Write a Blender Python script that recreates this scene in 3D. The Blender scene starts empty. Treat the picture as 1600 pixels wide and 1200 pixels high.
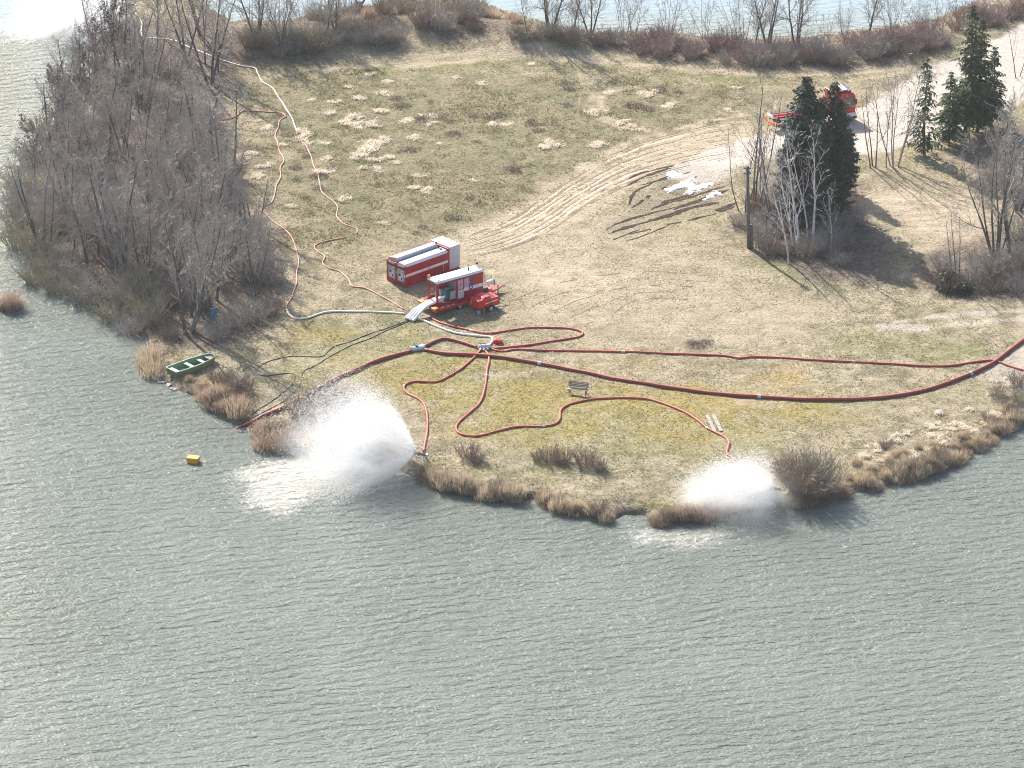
import bpy, bmesh, math, random
import numpy as np
from mathutils import Vector, Matrix
PI = math.pi
R = math.radians
S = bpy.context.scene
COL = S.collection
# ------------------------------------------------------------------ camera, sky, sun, exposure
F_PX, PITCH, DIST = 7490.0, R(24.0), 411.0
CAM = Vector((0.0, -DIST * math.cos(PITCH), DIST * math.sin(PITCH)))
cam_d = bpy.data.cameras.new('camera'); cam = bpy.data.objects.new('camera', cam_d); COL.objects.link(cam)
cam_d.sensor_width = 36.0; cam_d.lens = 36.0 * F_PX / 1600.0
cam_d.clip_start = 1.0; cam_d.clip_end = 20000.0
cam.location = CAM; cam.rotation_euler = (PI / 2 - PITCH, 0, 0)
S.camera = cam
SUN_EL, SUN_AZ = R(36.0), R(-28.0)          # azimuth measured from +Y, negative = to the left
W = bpy.data.worlds.new('World'); S.world = W; W.use_nodes = True
wn = W.node_tree.nodes; wl = W.node_tree.links
sky = wn.new('ShaderNodeTexSky'); sky.sky_type = 'NISHITA'; sky.sun_disc = False
sky.sun_elevation = SUN_EL; sky.sun_rotation = SUN_AZ; sky.dust_density = 1.9; sky.air_density = 1.0; sky.ozone_density = 1.5
bg = wn['Background']; bg.inputs['Strength'].default_value = 0.105
wl.new(sky.outputs['Color'], bg.inputs['Color'])
sd = bpy.data.lights.new('sun', 'SUN'); sd.energy = 4.8; sd.angle = R(0.53); sd.color = (1.0, 0.955, 0.89)
sun = bpy.data.objects.new('sun', sd); COL.objects.link(sun)
sdir = Vector((math.sin(SUN_AZ) * math.cos(SUN_EL), math.cos(SUN_AZ) * math.cos(SUN_EL), math.sin(SUN_EL)))
sun.rotation_euler = sdir.to_track_quat('Z', 'Y').to_euler(); sun.location = (0, 0, 150)
HAZE = 0.00005
S.view_settings.view_transform = 'Standard'; S.view_settings.look = 'None'
S.view_settings.exposure = 1.16; S.view_settings.gamma = 1.0; S.view_settings.use_curve_mapping = False
S.cycles.max_bounces = 8; S.cycles.diffuse_bounces = 5; S.cycles.glossy_bounces = 3; S.cycles.transmission_bounces = 4
S.cycles.volume_bounces = 3; S.cycles.transparent_max_bounces = 24
S.cycles.use_denoising = True; S.cycles.denoising_prefilter = 'NONE'; S.cycles.filter_width = 1.0
S.cycles.sample_clamp_indirect = 6.0
S.cycles.sample_clamp_direct = 12.0

# ------------------------------------------------------------------ small tools
def sph(a, b, n=None): return None
def px_ray(px, py):
    u = (np.asarray(px, float) - 800.0) / F_PX; v = (np.asarray(py, float) - 600.0) / F_PX
    c, s = math.cos(PITCH), math.sin(PITCH)
    return u, (c - v * s), (-s - v * c)           # x right, y forward, z up
def unproj(px, py, z=0.0):
    dx, dy, dz = px_ray(px, py)
    t = (z - CAM.z) / dz
    return CAM.x + dx * t, CAM.y + dy * t

def seg_dist(X, Y, pts, closed=False):
    d = np.full(X.shape, 1e9)
    n = len(pts)
    for i in range(n if closed else n - 1):
        (x0, y0), (x1, y1) = pts[i], pts[(i + 1) % n]
        ex, ey = x1 - x0, y1 - y0
        L = ex * ex + ey * ey + 1e-12
        t = np.clip(((X - x0) * ex + (Y - y0) * ey) / L, 0, 1)
        d = np.minimum(d, (X - x0 - t * ex) ** 2 + (Y - y0 - t * ey) ** 2)
    return np.sqrt(d)
def inside(X, Y, pts):
    c = np.zeros(X.shape, bool); n = len(pts)
    for i in range(n):
        (x0, y0), (x1, y1) = pts[i], pts[(i + 1) % n]
        if y0 == y1: continue
        c ^= ((y0 > Y) != (y1 > Y)) & (X < (x1 - x0) * (Y - y0) / (y1 - y0) + x0)
    return c
def vnoise(X, Y, scale, seed):
    rs = np.random.RandomState(seed); T = rs.rand(256, 256)
    x = X / scale + 1000.0; y = Y / scale + 1000.0
    xi = np.floor(x).astype(int); yi = np.floor(y).astype(int)
    fx = x - xi; fy = y - yi
    fx = fx * fx * (3 - 2 * fx); fy = fy * fy * (3 - 2 * fy)
    a = T[xi & 255, yi & 255]; b = T[(xi + 1) & 255, yi & 255]; c = T[xi & 255, (yi + 1) & 255]; d = T[(xi + 1) & 255, (yi + 1) & 255]
    return (a * (1 - fx) + b * fx) * (1 - fy) + (c * (1 - fx) + d * fx) * fy
def sstep(a, b, x):
    t = np.clip((x - a) / (b - a), 0, 1); return t * t * (3 - 2 * t)

# ------------------------------------------------------------------ shoreline and terrain height
SHORE_PX = [(2300, 560), (1800, 610), (1640, 640), (1600, 662), (1560, 682), (1500, 715), (1480, 735), (1440, 750), (1390, 762), (1360, 765), (1330, 775),
    (1285, 785), (1240, 796), (1190, 803), (1150, 806), (1110, 813), (1060, 818), (1020, 820), (1000, 806), (975, 804), (948, 816), (925, 812), (900, 806), (870, 800), (845, 792),
    (832, 780), (815, 788), (780, 784), (740, 780), (700, 768), (668, 757), (648, 750), (635, 742), (600, 722), (560, 712), (510, 706), (470, 707),
    (435, 702), (410, 692), (400, 676), (388, 664), (362, 662), (335, 648), (318, 634), (300, 622), (270, 604), (246, 590), (236, 560), (225, 538),
    (200, 512), (180, 488), (140, 466), (100, 446), (62, 422), (38, 385), (30, 330), (38, 285), (58, 240), (88, 190), (122, 140), (152, 95),
    (170, 55), (182, 20), (196, -30), (230, -70), (270, -60), (300, -10), (345, 25), (380, 38), (430, 42), (480, 26), (540, 14), (600, 10), (660, 2), (720, -6), (765, 8),
    (800, 24), (860, 40), (925, 52), (980, 52), (1040, 52), (1120, 62), (1180, 64), (1260, 60), (1340, 50), (1400, 42), (1450, 32), (1520, 5), (1640, -60), (2300, -300)]
SHORE = [tuple(float(q) for q in unproj(a, b, 0.0)) for a, b in SHORE_PX]
def PXL(lst, z=0.55): return [tuple(float(q) for q in unproj(a, b, z)) for a, b in lst]
RIDGE = PXL([(395, 52), (470, 46), (540, 40), (620, 42), (700, 30), (760, 42), (830, 52)], 1.5)
BANK = PXL([(1330, 250), (1450, 290), (1600, 330), (1800, 380)], 1.2)
MUDBANK = PXL([(1010, 290), (1080, 285), (1130, 290)], 0.6)
def height(X, Y):
    X = np.asarray(X, float); Y = np.asarray(Y, float)
    d = seg_dist(X, Y, SHORE, True); ins = inside(X, Y, SHORE)
    sd_ = np.where(ins, d, -d)
    edge = (vnoise(X, Y, 1.6, 5) - 0.5) * 0.9 + (vnoise(X, Y, 0.6, 6) - 0.5) * 0.5
    sdn = sd_ + edge * sstep(-3, 0.0, sd_) * (1 - sstep(1.5, 4, sd_))
    z = -0.7 + 1.15 * sstep(-0.8, 0.9, sdn) + 0.25 * sstep(1.0, 9.0, sdn)
    z = z + sstep(0.5, 3, sd_) * ((vnoise(X, Y, 9, 1) - 0.5) * 0.25 + (vnoise(X, Y, 2.2, 2) - 0.5) * 0.12 + (vnoise(X, Y, 0.7, 3) - 0.5) * 0.07)
    dr = seg_dist(X, Y, RIDGE); z = z + 1.7 * np.exp(-(dr / 4.5) ** 2) * sstep(0, 4, sd_) * (0.75 + 0.5 * vnoise(X, Y, 3.5, 9))
    db = seg_dist(X, Y, BANK); z = z + 1.0 * np.exp(-(db / 13.0) ** 2) * sstep(0, 6, sd_)
    return z, sd_
def g(px, py):
    """ground point seen at a pixel of the photograph"""
    z = 0.6
    for _ in range(6):
        x, y = unproj(px, py, z)
        hz, _s = height(np.array([x]), np.array([y])); z = 0.5 * z + 0.5 * max(float(hz[0]), 0.0)
    return Vector((float(x), float(y), z))
def hz(x, y): return float(height(np.array([x]), np.array([y]))[0][0])
def g_many(pxs, pys):
    z = np.full(len(pxs), 0.6)
    for _ in range(6):
        x, y = unproj(np.asarray(pxs), np.asarray(pys), z)
        h_, s_ = height(x, y); z = 0.5 * z + 0.5 * np.maximum(h_, 0)
    return x, y, z
def px_scale(py):   # pixels of the 1600 px photograph per metre across
    v = (py - 600.0) / F_PX
    return F_PX * (math.sin(PITCH) + v * math.cos(PITCH)) / CAM.z

# ------------------------------------------------------------------ materials
def mat(name, col, rough=0.7, metal=0.0, noise=0.25, scale=6.0, bump=0.0, coat=0.0, trans=0.0, spec=0.5, col2=None):
    m = bpy.data.materials.new(name); m.use_nodes = True
    nt = m.node_tree; n = nt.nodes; l = nt.links
    b = n['Principled BSDF']
    b.inputs['Roughness'].default_value = rough; b.inputs['Metallic'].default_value = metal
    b.inputs['Specular IOR Level'].default_value = spec
    b.inputs['Coat Weight'].default_value = coat
    tc = n.new('ShaderNodeTexCoord'); nz = n.new('ShaderNodeTexNoise')
    nz.inputs['Scale'].default_value = scale; nz.inputs['Detail'].default_value = 5
    oi = n.new('ShaderNodeObjectInfo'); ad = n.new('ShaderNodeVectorMath'); ad.operation = 'ADD'
    l.new(tc.outputs['Object'], ad.inputs[0]); l.new(oi.outputs['Location'], ad.inputs[1])
    l.new(ad.outputs[0], nz.inputs['Vector'])
    rp = n.new('ShaderNodeValToRGB')
    c2 = col2 if col2 else tuple(c * (1 - noise) for c in col)
    c1 = col if col2 else tuple(min(1, c * (1 + noise * 0.5)) for c in col)
    rp.color_ramp.elements[0].position = 0.33; rp.color_ramp.elements[1].position = 0.67
    rp.color_ramp.elements[0].color = (*c2, 1); rp.color_ramp.elements[1].color = (*c1, 1)
    l.new(nz.outputs['Fac'], rp.inputs['Fac']); l.new(rp.outputs['Color'], b.inputs['Base Color'])
    if bump:
        bp = n.new('ShaderNodeBump'); bp.inputs['Strength'].default_value = bump; bp.inputs['Distance'].default_value = 0.02
        l.new(nz.outputs['Fac'], bp.inputs['Height']); l.new(bp.outputs['Normal'], b.inputs['Normal'])
    if trans:
        out = n['Material Output']; tr = n.new('ShaderNodeBsdfTranslucent'); mx = n.new('ShaderNodeMixShader')
        mx.inputs[0].default_value = trans
        l.new(rp.outputs['Color'], tr.inputs['Color']); l.new(b.outputs[0], mx.inputs[1]); l.new(tr.outputs[0], mx.inputs[2])
        l.new(mx.outputs[0], out.inputs['Surface'])
    return m
M = {}
M['red'] = mat('red_paint', (0.36, 0.006, 0.016), 0.45, noise=0.2, scale=1.3, coat=0.08)
M['red_light'] = mat('bright_red_paint', (0.55, 0.012, 0.015), 0.42, noise=0.14, scale=2, coat=0.1)
M['white'] = mat('white_paint', (0.78, 0.77, 0.76), 0.42, noise=0.07, scale=2)
M['pink_tarp'] = mat('faded_pinkish_cover', (0.56, 0.36, 0.38), 0.95, noise=0.1, scale=2)
M['grey'] = mat('grey_metal_paint', (0.36, 0.37, 0.39), 0.45, noise=0.12, scale=2)
M['lgrey'] = mat('light_grey_sheet', (0.55, 0.56, 0.58), 0.45, noise=0.08, scale=2)
M['steel'] = mat('galvanised_steel', (0.50, 0.51, 0.52), 0.38, 0.6, noise=0.2, scale=8)
M['dark'] = mat('dark_interior', (0.03, 0.032, 0.035), 0.6, noise=0.3)
M['black'] = mat('black_rubber', (0.018, 0.018, 0.02), 0.75, noise=0.3, scale=9)
M['orange'] = mat('orange_marker', (0.85, 0.22, 0.02), 0.45, noise=0.08)
M['amber'] = mat('amber_lens', (0.9, 0.30, 0.03), 0.2, noise=0.05, spec=0.8)
M['blue'] = mat('blue_print', (0.03, 0.06, 0.36), 0.5, noise=0.1)
M['navy'] = mat('navy_housing', (0.03, 0.04, 0.14), 0.5, noise=0.1)
M['glass'] = mat('dark_window_glass', (0.03, 0.045, 0.05), 0.06, noise=0.2, spec=0.9)
M['teal'] = mat('teal_machine_paint', (0.07, 0.17, 0.17), 0.5, noise=0.2)
M['big_hose'] = mat('large_red_hose_rubber', (0.30, 0.040, 0.030), 0.55, noise=0.25, scale=4, bump=0.2)
M['red_hose'] = mat('red_hose_fabric', (0.46, 0.062, 0.046), 0.6, noise=0.2, scale=5, bump=0.2)
M['pink_hose'] = mat('pale_red_hose', (0.62, 0.27, 0.22), 0.65, noise=0.2, scale=5)  # paler, pinker red for the thin upper hoses
M['white_hose'] = mat('white_hose_fabric', (0.86, 0.78, 0.69), 0.65, noise=0.08, scale=4)
M['cable'] = mat('black_hose_rubber', (0.03, 0.028, 0.026), 0.6, noise=0.2)
M['wood'] = mat('weathered_wood', (0.25, 0.205, 0.18), 0.8, noise=0.35, scale=10, bump=0.3)
M['wood_pale'] = mat('silvered_boards_sunlit_seat', (0.33, 0.285, 0.255), 0.8, noise=0.45, scale=7, bump=0.3)
M['pole'] = mat('old_pole_wood', (0.13, 0.12, 0.115), 0.85, noise=0.35, scale=5, bump=0.4)
M['boat'] = mat('green_boat_paint', (0.205, 0.255, 0.135), 0.65, noise=0.25, scale=3)
M['boat_in'] = mat('worn_green_boat_inside', (0.24, 0.265, 0.165), 0.75, noise=0.5, scale=4)
M['boat_edge'] = mat('pale_green_gunwale', (0.50, 0.66, 0.46), 0.5, noise=0.15)
M['yellow'] = mat('yellow_float_plastic', (0.75, 0.33, 0.02), 0.45, noise=0.15)
M['sign'] = mat('teal_sign_panel', (0.08, 0.24, 0.34), 0.5, noise=0.15)
M['bark'] = mat('grey_bark', (0.115, 0.102, 0.096), 0.9, noise=0.35, scale=5, bump=0.4)
M['twig'] = mat('grey_twigs', (0.37, 0.325, 0.285), 0.8, noise=0.3, scale=2.0)
M['twig_pale'] = mat('pale_grey_twigs', (0.36, 0.33, 0.30), 0.8, noise=0.3, scale=2.0)
M['twig_brown'] = mat('brown_twigs', (0.29, 0.215, 0.17), 0.8, noise=0.3, scale=2.0)
M['twig_red'] = mat('reddish_twigs', (0.36, 0.262, 0.238), 0.8, noise=0.3, scale=2.0)
M['twig_olive'] = mat('olive_willow_twigs', (0.36, 0.315, 0.22), 0.8, noise=0.3, scale=2.0)
M['birch'] = mat('birch_bark', (0.62, 0.57, 0.54), 0.7, noise=0.4, scale=3.0)
M['seedleaf'] = mat('withered_leaves', (0.15, 0.11, 0.10), 0.8, noise=0.4, trans=0.3)
M['needle'] = mat('spruce_needles', (0.085, 0.118, 0.052), 0.8, noise=0.5, scale=1.2, trans=0.35)
M['needle_dark'] = mat('dark_conifer_sprays', (0.044, 0.068, 0.040), 0.8, noise=0.45, scale=1.2, trans=0.2)
M['ever'] = mat('evergreen_shrub_leaves', (0.035, 0.05, 0.026), 0.55, noise=0.4, scale=2, trans=0.2)
M['reed'] = mat('dry_reed_stalks', (0.56, 0.45, 0.32), 0.8, noise=0.35, scale=1.2, trans=0.3)
M['reed_red'] = mat('rusty_reed_stalks', (0.43, 0.315, 0.235), 0.8, noise=0.35, scale=1.2, trans=0.3)
M['reed_dark'] = mat('brown_sedge_stalks', (0.35, 0.27, 0.175), 0.8, noise=0.4, scale=1.2, trans=0.25)
M['straw'] = mat('bleached_straw', (0.88, 0.78, 0.64), 0.85, noise=0.2, scale=2, trans=0.35)
M['weed'] = mat('dead_brown_weeds', (0.23, 0.17, 0.145), 0.85, noise=0.35, scale=2, trans=0.2)
M['snow'] = mat('old_snow', (0.80, 0.79, 0.80), 0.6, noise=0.42, scale=2.6, bump=0.8)
M['stone'] = mat('shore_stone', (0.38, 0.34, 0.30), 0.85, noise=0.35, scale=4, bump=0.3)

# ------------------------------------------------------------------ mesh helpers
class MB:
    def __init__(s): s.v = []; s.f = []
    def box(s, x0, y0, z0, x1, y1, z1):
        i = len(s.v)
        s.v += [(x0, y0, z0), (x1, y0, z0), (x1, y1, z0), (x0, y1, z0), (x0, y0, z1), (x1, y0, z1), (x1, y1, z1), (x0, y1, z1)]
        s.f += [tuple(i + k for k in q) for q in ((3, 2, 1, 0), (4, 5, 6, 7), (0, 1, 5, 4), (1, 2, 6, 5), (2, 3, 7, 6), (3, 0, 4, 7))]; return s
    def prism(s, prof, axis, a0, a1):
        """profile extruded along an axis: axis 'x' profile is (y,z), axis 'y' profile is (x,z), axis 'z' profile is (x,y)"""
        i = len(s.v); n = len(prof)
        for a in (a0, a1):
            for p, q in prof:
                s.v.append((a, p, q) if axis == 'x' else (p, a, q) if axis == 'y' else (p, q, a))
        for k in range(n): s.f.append((i + k, i + (k + 1) % n, i + n + (k + 1) % n, i + n + k))
        s.f.append(tuple(i + k for k in range(n))[::-1]); s.f.append(tuple(i + n + k for k in range(n))); return s
    def tube(s, pts, rad, sides=6, cap=True, flat=1.0):
        pts = [Vector(p) for p in pts]; n = len(pts)
        if not hasattr(rad, '__len__'): rad = [rad] * n
        i0 = len(s.v)
        for k in range(n):
            t = (pts[min(k + 1, n - 1)] - pts[max(k - 1, 0)])
            if t.length < 1e-9: t = Vector((0, 0, 1))
            t.normalize()
            ref = Vector((0, 0, 1)) if abs(t.z) < 0.9 else Vector((1, 0, 0))
            a = t.cross(ref).normalized(); b = a.cross(t).normalized()
            for j in range(sides):
                w = 2 * PI * j / sides
                p = pts[k] + a * (math.cos(w) * rad[k]) + b * (math.sin(w) * rad[k] * flat)
                s.v.append((p.x, p.y, p.z))
        for k in range(n - 1):
            for j in range(sides):
                a_, b_ = i0 + k * sides + j, i0 + k * sides + (j + 1) % sides
                s.f.append((a_, b_, b_ + sides, a_ + sides))
        if cap:
            s.f.append(tuple(i0 + j for j in range(sides))[::-1]); s.f.append(tuple(i0 + (n - 1) * sides + j for j in range(sides)))
        return s
    def cyl(s, p0, p1, r, sides=14): return s.tube([p0, p1], r, sides)
    def blob(s, c, r, seed=0, sub=1, squash=1.0, jit=0.2):
        bm = bmesh.new(); bmesh.ops.create_icosphere(bm, subdivisions=sub, radius=1.0); rr = random.Random(seed); i = len(s.v)
        for v in bm.verts:
            k = r * (1 + rr.uniform(-jit, jit)); s.v.append((c[0] + v.co.x * k, c[1] + v.co.y * k, c[2] + v.co.z * k * squash))
        for f in bm.faces: s.f.append(tuple(i + v.index for v in f.verts))
        bm.free(); return s
    def mesh(s, name, m, smooth=False):
        me = bpy.data.meshes.new(name); me.from_pydata(s.v, [], s.f); me.validate(); me.update()
        if m: me.materials.append(m)
        if smooth: me.polygons.foreach_set('use_smooth', [True] * len(me.polygons))
        return me
def obj(name, mb, m, parent=None, bevel=0.0, smooth=False, loc=None):
    me = mb.mesh(name, m, smooth) if isinstance(mb, MB) else mb
    o = bpy.data.objects.new(name, me); COL.objects.link(o)
    if parent: o.parent = parent
    if loc is not None: o.location = loc
    if bevel:
        b = o.modifiers.new('bevel', 'BEVEL'); b.width = bevel; b.segments = 2; b.limit_method = 'ANGLE'
    return o
def tag(o, label=None, cat=None, group=None, kind=None):
    if label: o['label'] = label
    if cat: o['category'] = cat
    if group: o['group'] = group
    if kind: o['kind'] = kind
    return o
def thing(name, label, cat, loc=(0, 0, 0), rz=0.0, group=None):
    o = bpy.data.objects.new(name, None); COL.objects.link(o); o.empty_display_size = 0.3
    o.location = loc; o.rotation_euler = (0, 0, rz)
    return tag(o, label, cat, group)
def tree_copy(root, loc, rz, sc, label=None, cat=None, group=None, szf=1.0):
    c = root.copy(); COL.objects.link(c); c.location = loc; c.rotation_euler = (0, 0, rz); c.scale = (sc, sc, sc * szf)
    for k in ('label', 'category', 'group'):
        if k in c: del c[k]
    tag(c, label, cat, group)
    for ch in root.children:
        d = ch.copy(); COL.objects.link(d); d.parent = c
        for g2 in ch.children:
            e = g2.copy(); COL.objects.link(e); e.parent = d
    return c
def np_mesh(name, V, F, m, smooth=False):
    V = np.ascontiguousarray(V, np.float32); F = np.ascontiguousarray(F, np.int32); k = F.shape[1]
    me = bpy.data.meshes.new(name); me.vertices.add(len(V)); me.vertices.foreach_set('co', V.ravel())
    me.loops.add(F.size); me.loops.foreach_set('vertex_index', F.ravel())
    me.polygons.add(len(F)); me.polygons.foreach_set('loop_start', np.arange(0, F.size, k, dtype=np.int32))
    me.polygons.foreach_set('loop_total', np.full(len(F), k, np.int32))
    if smooth: me.polygons.foreach_set('use_smooth', np.ones(len(F), bool))
    me.update(calc_edges=True); me.validate()
    if m: me.materials.append(m)
    return me

# ------------------------------------------------------------------ the ground
GX0, GX1, GY0, GY1, CELL = -62.0, 84.0, -30.0, 132.0, 0.3
xs = np.arange(GX0, GX1, CELL); ys = np.arange(GY0, GY1, CELL)
X, Y = np.meshgrid(xs, ys); Z, SD = height(X, Y)
def m_line(px, half, soft=0.6, z=0.6):
    d = seg_dist(X, Y, PXL(px, z)); return 1 - sstep(half - soft, half + soft, d + (vnoise(X, Y, 1.5, 21) - 0.5) * 1.2)
def m_poly(px, soft=2.0, z=0.6, wob=2.0):
    P = PXL(px, z); d = seg_dist(X, Y, P, True); s_ = np.where(inside(X, Y, P), d, -d)
    return sstep(-soft, soft, s_ + (vnoise(X, Y, 3.0, 22) - 0.5) * wob * 2)
ROAD = [(1700, 30), (1600, 92), (1540, 110), (1480, 150), (1420, 182), (1360, 204), (1300, 220)]
road = m_line(ROAD, 5.8, 0.5, 1.2)
road = np.maximum(road, m_line([(1330, 205), (1260, 224), (1190, 236), (1130, 252), (1095, 270)], 3.0, 1.0, 0.8) * 0.97)
road = np.maximum(road, 0.55 * m_poly([(1610, 520), (1560, 560), (1530, 575), (1570, 600), (1640, 610)], 1.5))  # pale triangular patch, tinted with the road colour at part strength
road = np.maximum(road, 0.6 * m_line([(1640, 484), (1540, 490), (1470, 497), (1400, 505)], 0.45, 0.3))
road = np.maximum(road, 0.6 * m_line([(1640, 496), (1540, 505), (1470, 513), (1380, 515)], 0.5, 0.3))
dirt = np.zeros_like(X)
TRKPX = [(1160, 215), (1090, 229), (1020, 247), (960, 270), (900, 303), (850, 337), (800, 364), (740, 385)]
for off, hw in ((-16, 0.7), (0, 1.0), (15, 0.8), (27, 0.5), (-26, 0.35)):
    dirt = np.maximum(dirt, m_line([(1160, 208 + off), (1090, 222 + off), (1020, 240 + off), (960, 262 + off), (900, 296 + off), (850, 330 + off), (800, 358 + off * 0.8), (740, 380 + off * 0.6)], hw, 0.5) * 0.9)
dirt = np.maximum(dirt, 0.66 * m_line(TRKPX, 3.5, 1.2))
dirt = np.maximum(dirt, 0.85 * m_poly([(860, 370), (930, 375), (960, 420), (1010, 450), (900, 470), (840, 440), (800, 400)], 2.5, wob=4) * (vnoise(X, Y, 0.8, 33) * 0.9 + 0.35))
dirt = np.maximum(dirt, 0.45 * m_poly([(740, 390), (1000, 340), (1180, 430), (1300, 500), (1200, 545), (900, 520), (800, 480)], 4, wob=4))
for a in (0, 14):                                                          # turning circle of wheel tracks in the upper meadow
    dirt = np.maximum(dirt, 0.8 * m_line([(980 + a, 136), (950 + a, 142), (926 + a, 150), (920 + a, 165), (935 + a, 185), (965 + a, 198), (1010 + a, 208)], 0.42, 0.3))
dirt = np.maximum(dirt, 0.75 * m_line([(420, 120), (520, 108), (640, 103), (760, 96), (880, 95), (960, 98), (1080, 110), (1200, 118), (1330, 118), (1420, 108)], 0.5, 0.4))
dirt = np.maximum(dirt, 0.55 * m_line([(560, 92), (700, 88), (860, 88), (960, 92)], 0.8, 0.6))
dirt = np.maximum(dirt, 0.6 * m_line([(1440, 108), (1380, 122), (1330, 128)], 0.8, 0.5))
dirt = np.maximum(dirt, 0.95 * m_poly([(1335, 315), (1420, 300), (1500, 310), (1560, 350), (1500, 380), (1440, 390), (1400, 350)], 2, 1.2))
mud = np.zeros_like(X)
mud = np.zeros_like(X)
mud = np.maximum(mud, 0.30 * m_poly([(1050, 262), (1140, 285), (1150, 320), (1040, 350), (960, 370), (985, 320), (1010, 285)], 1.5))
mud = np.maximum(mud, 0.55 * m_line([(1085, 545), (1105, 538)], 0.9, 0.6))
mud = np.maximum(mud, 0.35 * m_line([(945, 150), (975, 138)], 0.4, 0.3))
mud = np.maximum(mud, 0.65 * (1 - sstep(0.15, 0.75, SD + (vnoise(X, Y, 1.0, 41) - 0.5) * .8)))
green = 0.55 * m_poly([(470, 500), (640, 500), (760, 560), (1000, 600), (1300, 640), (1250, 730), (1000, 740), (820, 720), (660, 660), (450, 610)], 4, wob=4)
green = np.maximum(green, 1.0 * m_poly([(832, 672), (868, 668), (876, 682), (836, 690)], 0.8, wob=0.8))
green = np.maximum(green, 0.95 * m_poly([(990, 782), (1060, 780), (1080, 790), (1010, 800)], 0.8, wob=0.8))
green = np.maximum(green, 0.9 * m_poly([(1200, 398), (1260, 415), (1330, 440), (1220, 440), (1140, 400)], 1.5))
green = np.maximum(green, 0.6 * m_poly([(1300, 520), (1480, 530), (1560, 550), (1500, 575), (1330, 560)], 2.5))
green = np.maximum(green, 0.5 * m_line([(560, 112), (760, 104), (900, 104), (1060, 120), (1180, 128), (1400, 120)], 1.0, 0.8))
green = np.maximum(green, 0.55 * m_poly([(470, 520), (600, 520), (640, 560), (520, 600), (430, 590)], 2.5))
upper = m_poly([(380, 110), (1180, 120), (1160, 205), (1000, 240), (860, 320), (740, 370), (600, 390), (460, 380), (400, 260)], 4, wob=4)
golden = m_poly([(480, 520), (640, 570), (900, 590), (1250, 600), (1240, 700), (1000, 690), (700, 680), (600, 620)], 5, wob=5)
litter = m_poly([(0, 440), (30, 180), (150, 40), (330, 20), (400, 70), (370, 120), (350, 170), (385, 260), (420, 400), (440, 470), (400, 520), (330, 545), (230, 540)], 1.8)
litter = np.maximum(litter, m_poly([(1135, 350), (1190, 300), (1340, 290), (1350, 350), (1420, 420), (1370, 440), (1260, 425), (1170, 400)], 1.5, 1.0))
litter = np.maximum(litter, 0.85 * m_poly([(1400, 440), (1470, 370), (1640, 360), (1640, 460), (1500, 475), (1440, 460)], 1.5, 1.0))
litter = np.maximum(litter, 0.85 * m_poly([(380, 85), (380, 40), (560, 20), (760, 20), (960, 40), (1100, 55), (1300, 40), (1500, 0), (1480, 70), (1420, 98), (1280, 102), (1080, 96), (960, 72), (700, 62), (560, 74), (450, 88)], 2, 1.0))
litter = np.maximum(litter, 0.7 * m_poly([(1480, 250), (1560, 190), (1640, 180), (1640, 300), (1540, 290)], 2, 1.2))
litter = np.maximum(litter, 0.55 * (1 - sstep(0.3, 2.4, SD + (vnoise(X, Y, 1.2, 40) - 0.5) * 2)))
Z = Z - 0.10 * mud - 0.03 * dirt
nx, ny = len(xs), len(ys)
idx = np.arange(nx * ny).reshape(ny, nx)
quads = np.stack([idx[:-1, :-1], idx[:-1, 1:], idx[1:, 1:], idx[1:, :-1]], -1).reshape(-1, 4)
keep = (SD.ravel()[quads].max(1) > -2.2)
quads = quads[keep]
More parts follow.
